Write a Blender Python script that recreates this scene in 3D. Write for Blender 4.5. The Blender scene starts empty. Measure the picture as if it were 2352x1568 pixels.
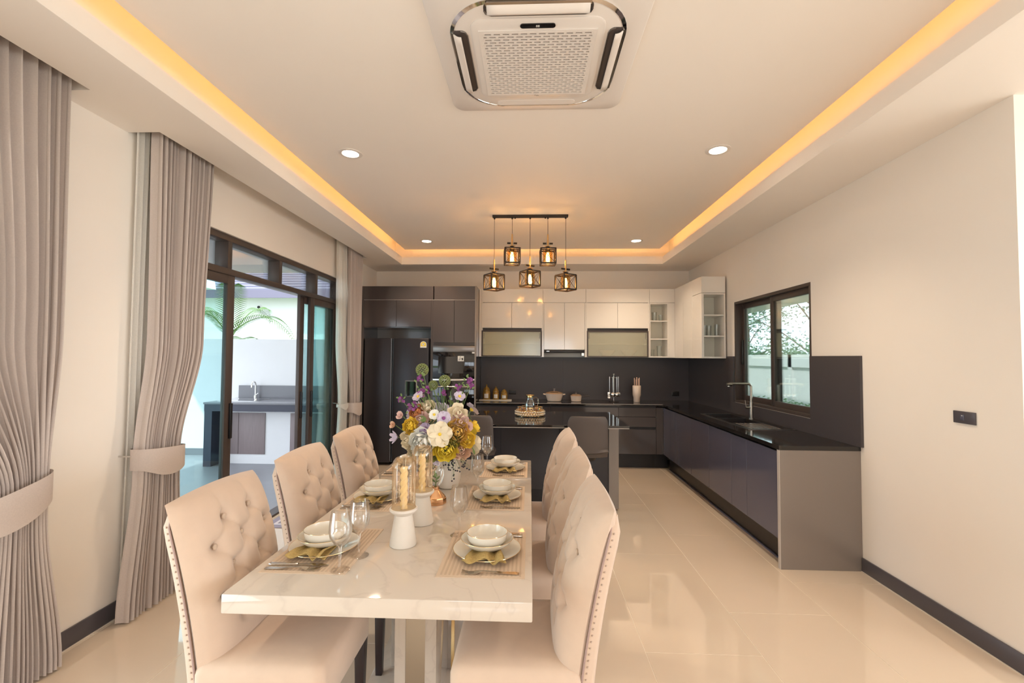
import bpy, bmesh, math, random
from mathutils import Vector, Matrix
random.seed(7)
S = bpy.context.scene
COL = S.collection
PI = math.pi

# ------------------------------------------------------------------ camera, world, sun, lights, exposure
cam_d = bpy.data.cameras.new('camera')
cam = bpy.data.objects.new('camera', cam_d)
COL.objects.link(cam)
cam_d.lens = 16.0
cam_d.sensor_width = 36.0
cam_d.clip_start = 0.05
cam_d.clip_end = 200
RX = Vector((0.99917563, 0.04012371, 0.00617574))      # right
RD = Vector((0.00479604, 0.03439175, -0.99939692))     # down
RF = Vector((-0.04031190, 0.99860267, 0.03417096))     # forward
m = Matrix.Identity(4)
for i in range(3):
    m[i][0] = RX[i]
    m[i][1] = -RD[i]
    m[i][2] = -RF[i]
m[2][3] = 1.5
cam.matrix_world = m
S.camera = cam

S.view_settings.view_transform = 'Standard'
S.view_settings.look = 'None'
S.view_settings.gamma = 1.0
S.view_settings.use_curve_mapping = False
S.view_settings.exposure = 1.08

W = bpy.data.worlds.new('sky')
S.world = W
W.use_nodes = True
bg = W.node_tree.nodes['Background']
bg.inputs[0].default_value = (0.80, 0.90, 1.0, 1)
bg.inputs[1].default_value = 1.95


def light(name, kind, loc, energy, color, aim=None, **kw):
    d = bpy.data.lights.new(name, kind)
    d.energy = energy
    d.color = color
    for k, v in kw.items():
        setattr(d, k, v)
    o = bpy.data.objects.new(name, d)
    COL.objects.link(o)
    o.location = loc
    if aim is not None:
        o.rotation_euler = Vector(aim).to_track_quat('-Z', 'Y').to_euler()
    return o


light('sun', 'SUN', (0, 0, 12), 2.2, (1.0, 0.95, 0.87), aim=(0.45, 0.5, -0.75), angle=0.02)
DAY = (0.95, 0.97, 1.0)
# daylight area lamps at the window openings; the rear one is added fill
light('rear_window_fill', 'AREA', (0.6, -3.42, 1.6), 7, DAY, aim=(0, 1, 0.4), shape='RECTANGLE', size=2.0, size_y=1.2)
light('daylight_living_window', 'AREA', (6.1, -0.6, 1.45), 105, DAY, aim=(-1, 0.1, 0.3), shape='RECTANGLE', size=4.4, size_y=2.2)
light('daylight_side_window', 'AREA', (-2.52, 0.85, 1.25), 24, DAY, aim=(1, 0, 0.25), shape='RECTANGLE', size=1.9, size_y=2.3)


# ------------------------------------------------------------------ materials
MAT = {}


def nodes_of(mt):
    nt = mt.node_tree
    b = nt.nodes['Principled BSDF']
    return nt, b


def mat(name, color, rough=0.5, metal=0.0, spec=0.5, noise=None, bump=None, coat=0.0, sheen=0.0, emit=None, es=0.0, sub=0.0, trans=0.0, alpha=None):
    """noise = (scale, amount[, stretch]); bump = (scale, strength)"""
    mt = bpy.data.materials.new(name)
    mt.use_nodes = True
    nt, b = nodes_of(mt)
    b.inputs['Base Color'].default_value = (*color, 1)
    b.inputs['Roughness'].default_value = rough
    b.inputs['Metallic'].default_value = metal
    b.inputs['Specular IOR Level'].default_value = spec
    b.inputs['Coat Weight'].default_value = coat
    b.inputs['Coat Roughness'].default_value = 0.06
    b.inputs['Sheen Weight'].default_value = sheen
    b.inputs['Sheen Roughness'].default_value = 0.4
    if emit:
        b.inputs['Emission Color'].default_value = (*emit, 1)
        b.inputs['Emission Strength'].default_value = es
    tc = nt.nodes.new('ShaderNodeTexCoord')
    if noise:
        mp = nt.nodes.new('ShaderNodeMapping')
        nt.links.new(tc.outputs['Object'], mp.inputs[0])
        if len(noise) > 2:
            mp.inputs['Scale'].default_value = noise[2]
        n = nt.nodes.new('ShaderNodeTexNoise')
        n.inputs['Scale'].default_value = noise[0]
        n.inputs['Detail'].default_value = 5
        nt.links.new(mp.outputs[0], n.inputs['Vector'])
        mx = nt.nodes.new('ShaderNodeMix')
        mx.data_type = 'RGBA'
        a = noise[1]
        mx.inputs['A'].default_value = (*[max(0, c * (1 - a)) for c in color], 1)
        mx.inputs['B'].default_value = (*[min(1, c * (1 + a)) for c in color], 1)
        nt.links.new(n.outputs['Fac'], mx.inputs['Factor'])
        nt.links.new(mx.outputs['Result'], b.inputs['Base Color'])
    if bump:
        n = nt.nodes.new('ShaderNodeTexNoise')
        n.inputs['Scale'].default_value = bump[0]
        n.inputs['Detail'].default_value = 4
        nt.links.new(tc.outputs['Object'], n.inputs['Vector'])
        bp = nt.nodes.new('ShaderNodeBump')
        bp.inputs['Strength'].default_value = bump[1]
        bp.inputs['Distance'].default_value = 0.01
        nt.links.new(n.outputs['Fac'], bp.inputs['Height'])
        nt.links.new(bp.outputs[0], b.inputs['Normal'])
    MAT[name] = mt
    return mt


def glass(name, tint, edge=0.25, rough=0.0, frost=0.0, mx_=0.75):
    """thin glass: tinted straight-through light plus a fresnel reflection"""
    mt = bpy.data.materials.new(name)
    mt.use_nodes = True
    nt = mt.node_tree
    nt.nodes.remove(nt.nodes['Principled BSDF'])
    out = nt.nodes['Material Output']
    tr = nt.nodes.new('ShaderNodeBsdfTransparent')
    tr.inputs[0].default_value = (*tint, 1)
    gl = nt.nodes.new('ShaderNodeBsdfGlossy')
    gl.inputs['Roughness'].default_value = rough
    gl.inputs['Color'].default_value = (1, 1, 1, 1)
    lw = nt.nodes.new('ShaderNodeLayerWeight')
    lw.inputs['Blend'].default_value = edge
    mp = nt.nodes.new('ShaderNodeMapRange')
    mp.inputs['To Min'].default_value = 0.035
    mp.inputs['To Max'].default_value = mx_
    nt.links.new(lw.outputs['Fresnel'], mp.inputs['Value'])
    mx = nt.nodes.new('ShaderNodeMixShader')
    nt.links.new(mp.outputs[0], mx.inputs[0])
    nt.links.new(tr.outputs[0], mx.inputs[1])
    nt.links.new(gl.outputs[0], mx.inputs[2])
    last = mx
    if frost:
        df = nt.nodes.new('ShaderNodeBsdfDiffuse')
        df.inputs[0].default_value = (0.90, 0.88, 0.76, 1)
        m2 = nt.nodes.new('ShaderNodeMixShader')
        m2.inputs[0].default_value = frost
        nt.links.new(mx.outputs[0], m2.inputs[1])
        nt.links.new(df.outputs[0], m2.inputs[2])
        last = m2
    nt.links.new(last.outputs[0], out.inputs['Surface'])
    MAT[name] = mt
    return mt


def fabric_thin(name, color, transl, open_=0.0):
    mt = bpy.data.materials.new(name)
    mt.use_nodes = True
    nt = mt.node_tree
    nt.nodes.remove(nt.nodes['Principled BSDF'])
    out = nt.nodes['Material Output']
    tc = nt.nodes.new('ShaderNodeTexCoord')
    n = nt.nodes.new('ShaderNodeTexNoise')
    n.inputs['Scale'].default_value = 180
    nt.links.new(tc.outputs['Object'], n.inputs['Vector'])
    mx = nt.nodes.new('ShaderNodeMix')
    mx.data_type = 'RGBA'
    mx.inputs['A'].default_value = (*[c * .9 for c in color], 1)
    mx.inputs['B'].default_value = (*[c * 1.08 for c in color], 1)
    nt.links.new(n.outputs['Fac'], mx.inputs['Factor'])
    d = nt.nodes.new('ShaderNodeBsdfDiffuse')
    t = nt.nodes.new('ShaderNodeBsdfTranslucent')
    nt.links.new(mx.outputs['Result'], d.inputs[0])
    nt.links.new(mx.outputs['Result'], t.inputs[0])
    s = nt.nodes.new('ShaderNodeMixShader')
    s.inputs[0].default_value = transl
    nt.links.new(d.outputs[0], s.inputs[1])
    nt.links.new(t.outputs[0], s.inputs[2])
    last = s
    if open_:
        tr = nt.nodes.new('ShaderNodeBsdfTransparent')
        s2 = nt.nodes.new('ShaderNodeMixShader')
        s2.inputs[0].default_value = open_
        nt.links.new(s.outputs[0], s2.inputs[1])
        nt.links.new(tr.outputs[0], s2.inputs[2])
        last = s2
    nt.links.new(last.outputs[0], out.inputs['Surface'])
    MAT[name] = mt


mat('wall_paint', (0.91, 0.84, 0.765), 0.55, noise=(3, .015), bump=(220, .03))
mat('ceiling_paint', (0.94, 0.865, 0.79), 0.6, noise=(2, .012))
mat('skirting', (0.085, 0.075, 0.085), 0.3)
mat('skirting_edge', (0.7, 0.62, 0.54), 0.5)
mat('floor_tile', (0.76, 0.64, 0.515), 0.035, noise=(1.6, .06), spec=1.0, coat=.35)
mat('grout', (0.92, 0.85, 0.74), 0.6)
mat('cab_dark', (0.072, 0.060, 0.060), 0.16, noise=(400, .12), spec=0.55, coat=.25)
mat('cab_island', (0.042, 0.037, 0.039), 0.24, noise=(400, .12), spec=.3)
mat('cab_sky_tint', (0.10, 0.10, 0.145), 0.16, noise=(400, .12), spec=0.55, coat=.25)  # cabinet grey with reflected bluish daylight put into the base colour
mat('cab_taupe', (0.26, 0.22, 0.195), 0.22, noise=(350, .10), coat=.2)
mat('cab_edge', (0.55, 0.50, 0.46), 0.3)
mat('cab_white', (0.87, 0.82, 0.755), 0.12, coat=.4)
mat('cab_inner', (0.92, 0.90, 0.78), 0.5)
mat('plinth_black', (0.012, 0.009, 0.010), 0.35)
mat('black', (0.006, 0.005, 0.005), 0.3)
mat('black_stone', (0.014, 0.012, 0.012), 0.07, noise=(500, .5), coat=.3)
mat('stone_edge', (0.5, 0.45, 0.41), 0.25)
mat('splash', (0.068, 0.058, 0.062), 0.42, noise=(300, .12))
mat('fridge_steel', (0.035, 0.032, 0.038), 0.32, metal=.35, noise=(90, .1, (1, 1, .03)))
mat('steel', (0.62, 0.60, 0.57), 0.22, metal=1.0)
mat('steel_dark', (0.24, 0.22, 0.21), 0.3, metal=.9)
mat('champagne_steel', (0.50, 0.45, 0.39), 0.25, metal=1.0)
mat('chrome', (0.82, 0.81, 0.80), 0.06, metal=1.0)
mat('gold', (0.86, 0.60, 0.28), 0.16, metal=1.0)
mat('copper', (0.85, 0.50, 0.27), 0.15, metal=1.0)
mat('black_glass', (0.008, 0.007, 0.008), 0.04, coat=.5)
mat('paper', (0.80, 0.78, 0.74), 0.6)
mat('sticker_yellow', (0.82, 0.62, 0.06), 0.5)
mat('print_black', (0.03, 0.025, 0.025), 0.6)
mat('alu_brown', (0.075, 0.055, 0.048), 0.38, spec=.4)
mat('alu_black', (0.015, 0.013, 0.014), 0.35)
mat('velvet', (0.66, 0.50, 0.385), 0.75, sheen=.55, noise=(25, .05), bump=(600, .06))
mat('velvet_button', (0.58, 0.44, 0.33), 0.7, sheen=.4)
mat('piping', (0.40, 0.28, 0.25), 0.7)
mat('nailhead', (0.52, 0.40, 0.32), 0.4, metal=.3)
mat('dark_wood', (0.022, 0.012, 0.014), 0.3, noise=(20, .3, (1, 1, .1)))
mat('porcelain', (0.86, 0.80, 0.70), 0.12, coat=.4)
mat('matte_ceramic', (0.80, 0.73, 0.65), 0.75, bump=(300, .05))
mat('candle_wax', (0.90, 0.74, 0.45), 0.5, emit=(1, .75, .4), es=0.0)
mat('mat_weave', (0.68, 0.53, 0.40), 0.8, noise=(250, .08))
mat('mat_rib', (0.57, 0.43, 0.31), 0.8)
mat('napkin', (0.52, 0.36, 0.13), 0.9, noise=(160, .35), bump=(300, .5))
mat('pvc_white', (0.81, 0.74, 0.685), 0.35)
mat('grille_gap', (0.20, 0.15, 0.12), 0.7)
mat('lamp_black', (0.018, 0.011, 0.008), 0.45)
mat('lamp_glow', (1, .9, .75), 0.4, emit=(1.0, 0.86, 0.68), es=14)
mat('led_orange', (1, .6, .25), 0.4, emit=(1.0, 0.54, 0.17), es=7.6)
mat('bulb_glow', (1, .7, .3), 0.4, emit=(1.0, 0.50, 0.13), es=14)
mat('brass', (0.78, 0.50, 0.22), 0.25, metal=.9)
mat('leather', (0.085, 0.068, 0.062), 0.42, bump=(300, .08))
mat('blush', (0.62, 0.42, 0.33), 0.45)
mat('cream_enamel', (0.84, 0.68, 0.56), 0.25, coat=.3)
mat('jar_gold', (0.42, 0.24, 0.05), 0.15, coat=.5, metal=.3)
mat('crystal', (0.92, 0.82, 0.68), 0.08, metal=.55)
mat('rug_grey', (0.30, 0.27, 0.33), 0.95)
mat('rug_light', (0.66, 0.62, 0.66), 0.95)
mat('stucco_white', (0.84, 0.83, 0.84), 0.8, noise=(4, .02))
mat('patio_tile', (0.30, 0.30, 0.33), 0.35, noise=(5, .12))
mat('roof_tile', (0.16, 0.16, 0.22), 0.6)
mat('fascia', (0.15, 0.14, 0.20), 0.6)
mat('laminate_wood', (0.27, 0.21, 0.21), 0.5, noise=(14, .18, (6, 6, .4)))
mat('navy_tile', (0.035, 0.035, 0.06), 0.2)
mat('grey_tile', (0.20, 0.195, 0.215), 0.3)
mat('grass', (0.10, 0.17, 0.05), 0.9, noise=(8, .3))
mat('palm_green', (0.07, 0.15, 0.025), 0.6, noise=(6, .35))
mat('palm_yellow', (0.45, 0.50, 0.10), 0.6)
mat('leaf_green', (0.075, 0.16, 0.085), 0.7, noise=(4, .35))
mat('hedge_green', (0.12, 0.24, 0.09), 0.7, noise=(4, .35))
mat('bark', (0.17, 0.12, 0.09), 0.9)
mat('stem_green', (0.16, 0.24, 0.07), 0.6)
for n, c in dict(white=(.93, .89, .82), cream=(.88, .76, .55), peach=(.85, .55, .38), pink=(.80, .56, .50), yellow=(.92, .62, .05), lime=(.90, .68, .05), lilac=(.62, .54, .66), violet=(.36, .28, .40), purple=(.26, .06, .24), orange=(.58, .22, .08), gold_petal=(.78, .47, .10), allium=(.25, .29, .10), olive=(.30, .27, .05), berry=(.03, .025, .04)).items():
    mat('petal_' + n, c, 0.65, noise=(30, .12), sheen=.15)
glass('glass_tint', (0.80, 0.955, 0.955), .15, mx_=.45)
glass('glass_clear', (0.97, 0.985, 0.98), .2)
glass('glass_window', (0.90, 0.97, 0.95), .2)
glass('glass_wine', (0.985, 0.98, 0.97), .35, mx_=.55)
glass('glass_amber', (0.965, 0.87, 0.73), .35, mx_=.6)
glass('glass_rose', (0.97, 0.88, 0.76), .3, mx_=.45)
glass('glass_lamp', (0.97, 0.72, 0.38), .3, mx_=.35)
glass('glass_frost', (0.94, 0.93, 0.82), .2, rough=.1, frost=.26)
fabric_thin('drape', (0.68, 0.59, 0.54), 0.10)
fabric_thin('sheer', (0.92, 0.89, 0.84), 0.40, 0.05)


def marble():
    mt = mat('marble', (0.72, 0.63, 0.54), 0.06, coat=.3, spec=.6)
    nt, b = nodes_of(mt)
    tc = nt.nodes.new('ShaderNodeTexCoord')
    n = nt.nodes.new('ShaderNodeTexNoise')
    n.inputs['Scale'].default_value = 2.2
    n.inputs['Detail'].default_value = 7
    n.inputs['Distortion'].default_value = 2.2
    nt.links.new(tc.outputs['Object'], n.inputs['Vector'])
    r = nt.nodes.new('ShaderNodeValToRGB')
    e = r.color_ramp.elements
    e[0].position = .35
    e[0].color = (.67, .585, .50, 1)
    e[1].position = .70
    e[1].color = (.67, .585, .50, 1)
    for p, c in ((.47, (.67, .58, .495, 1)), (.50, (.615, .53, .455, 1)), (.53, (.665, .58, .495, 1))):
        k = e.new(p)
        k.color = c
    nt.links.new(n.outputs['Fac'], r.inputs[0])
    nt.links.new(r.outputs[0], b.inputs['Base Color'])


marble()


# ------------------------------------------------------------------ helpers
class MB:
    """collects shapes, builds ONE mesh object"""

    def __init__(self):
        self.v = []
        self.f = []
        self.mi = []
        self.cur = 0

    def add(self, vs, fs):
        o = len(self.v)
        self.v += [tuple(p) for p in vs]
        self.f += [tuple(i + o for i in q) for q in fs]
        self.mi += [self.cur] * len(fs)
        return self

    def box(self, x0, y0, z0, x1, y1, z1):
        if x0 > x1: x0, x1 = x1, x0
        if y0 > y1: y0, y1 = y1, y0
        if z0 > z1: z0, z1 = z1, z0
        vs = [(x0, y0, z0), (x1, y0, z0), (x1, y1, z0), (x0, y1, z0), (x0, y0, z1), (x1, y0, z1), (x1, y1, z1), (x0, y1, z1)]
        return self.add(vs, [(0, 3, 2, 1), (4, 5, 6, 7), (0, 1, 5, 4), (1, 2, 6, 5), (2, 3, 7, 6), (3, 0, 4, 7)])

    def loft(self, loops, cap0=True, cap1=True, closed=True):
        n = len(loops[0])
        vs = [p for l in loops for p in l]
        fs = []
        for k in range(len(loops) - 1):
            for i in range(n if closed else n - 1):
                j = (i + 1) % n
                fs.append((k * n + i, k * n + j, (k + 1) * n + j, (k + 1) * n + i))
        if cap0: fs.append(tuple(range(n - 1, -1, -1)))
        if cap1: fs.append(tuple(range((len(loops) - 1) * n, len(loops) * n)))
        return self.add(vs, fs)

    def lathe(self, prof, c=(0, 0, 0), n=24, cap0=False, cap1=False):
        loops = [[(c[0] + r * math.cos(2 * PI * i / n), c[1] + r * math.sin(2 * PI * i / n), c[2] + z) for i in range(n)] for r, z in prof]
        return self.loft(loops, cap0, cap1)

    def tube(self, path, r, n=8, caps=True):
        P = [Vector(p) for p in path]
        rs = r if isinstance(r, (list, tuple)) else [r] * len(P)
        loops = []
        t0 = None
        up = None
        for i, p in enumerate(P):
            t = (P[min(i + 1, len(P) - 1)] - P[max(i - 1, 0)]).normalized()
            if up is None:
                up = t.orthogonal().normalized()
            else:
                up = (up - t * up.dot(t))
                up = up.normalized() if up.length > 1e-6 else t.orthogonal().normalized()
            b = t.cross(up)
            loops.append([tuple(p + (up * math.cos(2 * PI * k / n) + b * math.sin(2 * PI * k / n)) * rs[i]) for k in range(n)])
        return self.loft(loops, caps, caps)

    def cyl(self, p0, p1, r0, r1=None, n=16):
        return self.tube([p0, p1], [r0, r0 if r1 is None else r1], n)

    def sphere(self, c, r, nu=12, nv=8, sc=(1, 1, 1)):
        loops = []
        for j in range(1, nv):
            a = PI * j / nv
            loops.append([(c[0] + r * sc[0] * math.sin(a) * math.cos(2 * PI * i / nu), c[1] + r * sc[1] * math.sin(a) * math.sin(2 * PI * i / nu), c[2] - r * sc[2] * math.cos(a)) for i in range(nu)])
        return self.loft(loops, True, True)

    def grid(self, fn, nu, nv, flip=False):
        vs = [fn(i / nu, j / nv) for j in range(nv + 1) for i in range(nu + 1)]
        fs = []
        for j in range(nv):
            for i in range(nu):
                a = j * (nu + 1) + i
                q = (a, a + 1, a + nu + 2, a + nu + 1)
                fs.append(q[::-1] if flip else q)
        return self.add(vs, fs)

    def poly(self, pts, axis, a, b):
        """extrude a 2D outline along axis ('x','y','z') from a to b"""
        def p3(p, h):
            return (h, p[0], p[1]) if axis == 'x' else ((p[0], h, p[1]) if axis == 'y' else (p[0], p[1], h))
        return self.loft([[p3(p, a) for p in pts], [p3(p, b) for p in pts]])

    def xf(self, M):
        self.v = [tuple(M @ Vector(p)) for p in self.v]
        return self

    def build(self, name, mats, parent=None, bevel=0, seg=2, smooth=40):
        me = bpy.data.meshes.new(name)
        me.from_pydata(self.v, [], self.f)
        if isinstance(mats, str): mats = [mats]
        for q in mats: me.materials.append(MAT[q])
        if len(mats) > 1: me.polygons.foreach_set('material_index', self.mi)
        bm = bmesh.new()
        bm.from_mesh(me)
        bmesh.ops.recalc_face_normals(bm, faces=bm.faces)
        if bevel:
            es = [e for e in bm.edges if len(e.link_faces) == 2 and e.calc_face_angle(0) > .5]
            bmesh.ops.bevel(bm, geom=es, offset=bevel, segments=seg, affect='EDGES', profile=.5, clamp_overlap=True)
        bm.to_mesh(me)
        bm.free()
        if smooth:
            me.shade_smooth()
            me.set_sharp_from_angle(angle=math.radians(smooth))
        o = bpy.data.objects.new(name, me)
        COL.objects.link(o)
        if parent is not None: o.parent = parent
        return o


def bx(*a):
    return MB().box(*a)


def tag(o, label=None, cat=None, group=None, kind=None):
    if label: o['label'] = label
    if cat: o['category'] = cat
    if group: o['group'] = group
    if kind: o['kind'] = kind
    return o


def thing(name, label, cat, loc=(0, 0, 0), rz=0, group=None):
    o = bpy.data.objects.new(name, None)
    o.empty_display_size = .05
    COL.objects.link(o)
    o.location = loc
    o.rotation_euler = (0, 0, rz)
    return tag(o, label, cat, group)


def struct(o, label):
    o['kind'] = 'structure'
    o['label'] = label
    return o


def copy_tree(o, parent=None):
    c = o.copy()
    COL.objects.link(c)
    if parent is not None: c.parent = parent
    for ch in list(o.children): copy_tree(ch, c)
    return c


def clone(root, label, loc, rz=0):
    c = copy_tree(root)
    c.location = loc
    c.rotation_euler = (0, 0, rz)
    c['label'] = label
    return c


def rrect(w, h, r, z, cx=0, cy=0, n=6):
    pts = []
    for sx, sy, a0 in ((1, 1, 0), (-1, 1, 90), (-1, -1, 180), (1, -1, 270)):
        for k in range(n + 1):
            a = math.radians(a0 + 90 * k / n)
            pts.append((cx + sx * (w / 2 - r) + r * math.cos(a), cy + sy * (h / 2 - r) + r * math.sin(a), z))
    return pts


def text(name, s, size, loc, rot, material, parent, align='CENTER'):
    cu = bpy.data.curves.new(name, 'FONT')
    cu.body = s
    cu.size = size
    cu.align_x = align
    cu.align_y = 'CENTER'
    cu.extrude = .0004
    tmp = bpy.data.objects.new(name + '_t', cu)
    COL.objects.link(tmp)
    dg = bpy.context.evaluated_depsgraph_get()
    me = bpy.data.meshes.new_from_object(tmp.evaluated_get(dg))
    bpy.data.objects.remove(tmp)
    me.materials.clear()
    me.materials.append(MAT[material])
    o = bpy.data.objects.new(name, me)
    COL.objects.link(o)
    o.parent = parent
    o.location = loc
    o.rotation_euler = rot
    return o


# ------------------------------------------------------------------ room shell
XL, XR, YB = -2.36, 2.36, 6.86      # left wall, right wall, back wall
ZS, ZC = 2.80, 3.00                 # soffit, tray ceiling
LX, LY = 6.2, 2.285                 # living area to the right of the camera
YR = -3.5

floor = struct(bx(XL - .15, YR - .2, -.14, XR + .15, .05, 0).box(XR + .15, YR - .2, -.14, LX + .15, LY, 0).build('floor', 'floor_tile', smooth=0), 'polished beige porcelain tile floor of the dining room and kitchen')
bx(XL - .15, .05, -.14, XR + .15, YB + .15, -.0012).build('grout_bed', 'grout', floor, smooth=0)
tw, tl, gap = .585, 1.18, .0035
for k in range(-6, 4):
    x0, x1 = .595 + tw * k, .595 + tw * (k + 1)
    x0c, x1c = max(x0, XL), min(x1, XR)
    if x1c - x0c < .02: continue
    y = 2.40 + .393 * k
    while y > .05: y -= tl
    while y < YB:
        y0c, y1c = max(y, .05), min(y + tl, YB)
        if y1c - y0c > .02:
            bx(x0c + gap / 2, y0c + gap / 2, -.0012, x1c - gap / 2, y1c - gap / 2, 0).build('tile', 'floor_tile', floor, smooth=0)
        y += tl


def wall_x(x0, x1, y0, y1, z0, z1, openings):
    """wall running along y with openings (ya, yb, za, zb)"""
    b = MB()
    y = y0
    for ya, yb, za, zb in sorted(openings):
        b.box(x0, y, z0, x1, ya, z1)
        if za > z0: b.box(x0, ya, z0, x1, yb, za)
        if zb < z1: b.box(x0, ya, zb, x1, yb, z1)
        y = yb
    b.box(x0, y, z0, x1, y1, z1)
    return b


def wall_y(y0, y1, x0, x1, z0, z1, openings):
    b = MB()
    x = x0
    for xa, xb, za, zb in sorted(openings):
        b.box(x, y0, z0, xa, y1, z1)
        if za > z0: b.box(xa, y0, z0, xb, y1, za)
        if zb < z1: b.box(xa, y0, zb, xb, y1, z1)
        x = xb
    b.box(x, y0, z0, x1, y1, z1)
    return b


DOOR = (2.74, 5.58, 0, 2.45)
NEARW = (-.2, 1.86, 0, 2.45)
KWIN = (3.92, 5.36, 1.0, 2.15)
struct(wall_x(XL - .15, XL, YR, YB + .15, 0, 3.3, [DOOR, NEARW]).build('wall_left', 'wall_paint', smooth=0), 'cream painted left wall with the sliding glass door')
struct(wall_x(XR, XR + .15, LY, YB + .15, 0, 3.3, [KWIN]).build('wall_right', 'wall_paint', smooth=0), 'cream painted right wall with the kitchen window')
struct(bx(XL, YB, 0, XR, YB + .15, 3.3).build('wall_back', 'wall_paint', smooth=0), 'cream painted wall behind the kitchen cabinets')
struct(bx(XR + .15, LY, 0, LX, LY + .15, 3.3).build('wall_living', 'wall_paint', smooth=0), 'cream wall turning right beyond the corner of the right wall')
struct(wall_y(YR - .15, YR, XL - .15, LX + .15, 0, 3.3, [(-.4, 1.6, 1.0, 2.2)]).build('wall_rear', 'wall_paint', smooth=0), 'cream wall behind the camera with an added window opening')
struct(wall_x(LX, LX + .15, YR, LY + .15, 0, 3.3, [(-2.8, 1.6, .35, 2.5)]).build('wall_far_right', 'wall_paint', smooth=0), 'cream wall of the living area with a wide window')

# tray ceiling with cove
CE, CB = 1.768, 6.28               # edges of the floating ceiling panel
RV, RB = 1.95, 6.46                # cove riser behind the lip
ceil = struct(bx(-CE, YR, ZC, CE, CB, ZC + .02).build('ceiling', 'ceiling_paint', smooth=0), 'beige tray ceiling panel with a lit cove around it and a lower border')
b = MB()
b.box(-RV - .1, YR, 2.875, -RV, RB + .1, 3.2).box(RV, YR, 2.875, RV + .1, RB + .1, 3.2).box(-RV, RB, 2.875, RV, RB + .1, 3.2)
b.box(-RV - .1, YR, 3.2, RV + .1, RB + .1, 3.24)
b.build('cove_riser', 'ceiling_paint', ceil, smooth=0)
SX, SY = 1.825, 6.33                 # inner edge of the soffit
SLOT = -2.17
b = MB()
b.box(SLOT, YR, ZS, -SX, YB, 2.875)                         # left border
for y0, y1 in ((YR, -.35), (2.11, 2.53), (5.94, YB)):
    b.box(XL, y0, ZS, SLOT, y1, 2.875)
b.box(-SX, SY, ZS, SX, YB, 2.875)                           # back border
b.box(SX, YR, ZS, XR, YB, 2.875)                            # right border
b.box(XR, YR, ZS, LX, LY, 2.875)
b.build('soffit', 'ceiling_paint', ceil, smooth=0)
b = MB()
b.box(-SX - .012, YR, ZS + .0005, -SX + .002, SY, 2.908)
b.box(SX - .002, YR, ZS + .0005, SX + .012, SY, 2.902)
b.box(-SX, SY - .002, ZS + .0005, SX, SY + .012, 2.906)
b.build('cove_lip', 'ceiling_paint', ceil, smooth=0)
b = MB()
b.box(XL, -.35, 2.96, SLOT, 2.11, 3.0).box(XL, 2.53, 2.96, SLOT, 5.94, 3.0)
b.box(SLOT, -.35, 2.875, SLOT + .01, 2.11, 3.0).box(SLOT, 2.53, 2.875, SLOT + .01, 5.94, 3.0)
b.build('curtain_recess', 'ceiling_paint', ceil, smooth=0)
for a in ((-CE + .03, .0, ZC + .021, -CE + .045, CB - .05, ZC + .029), (CE - .045, .0, ZC + .021, CE - .03, CB - .05, ZC + .029), (-CE + .06, CB - .045, ZC + .021, CE - .06, CB - .03, ZC + .029)):
    bx(*a).build('led_strip', 'led_orange', ceil, smooth=0)
bx(XL - .3, YR - .3, 3.3, XR + .3, YB + .3, 3.42).box(XR + .3, YR - .3, 3.3, LX + .3, LY + .3, 3.42).build('roof_slab', 'stucco_white', ceil, smooth=0)

# skirting boards
def skirting(name, label, a, edge):
    o = struct(bx(*a).build(name, 'skirting', bevel=.002), label)
    bx(*edge).build('sealant', 'skirting_edge', o, smooth=0)


skirting('baseboard_left', 'dark grey skirting board on the left wall between the curtains', (XL, 1.9, 0, XL + .012, 2.70, .098), (XL + .012, 1.9, 0, XL + .017, 2.70, .005))
skirting('baseboard_right', 'dark grey skirting board along the right wall', (XR - .012, LY, 0, XR, 3.366, .098), (XR - .017, LY, 0, XR - .012, 3.366, .005))
skirting('baseboard_living', 'dark grey skirting board beyond the right wall corner', (XR, LY - .012, 0, LX, LY, .098), (XR, LY - .017, 0, LX, LY - .012, .005))

# rear window added to bring in light, and living window, both behind the camera
for nm, lab, pts in (('window_added', 'unseen framed window added behind the camera to light the room', [(-1.7 + 1.533 * i, YR - .08) for i in range(4)]),):
    w = struct(MB().box(-.4, YR - .1, 1.0, 1.6, YR - .05, 1.05).box(-.4, YR - .1, 2.15, 1.6, YR - .05, 2.2).build(nm, 'alu_brown'), lab)
    for i in range(4):
        bx(-.4 + .65 * i, YR - .1, 1.05, -.35 + .65 * i, YR - .05, 2.15).build('mullion', 'alu_brown', w)
w = struct(MB().box(LX + .05, -2.8, .35, LX + .1, 1.6, .40).box(LX + .05, -2.8, 2.45, LX + .1, 1.6, 2.5).build('window_4', 'alu_brown'), 'wide framed window of the living area')
for i in range(4):
    bx(LX + .05, -2.8 + 1.45 * i, .4, LX + .1, -2.75 + 1.45 * i, 2.45).build('mullion', 'alu_brown', w)

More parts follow.
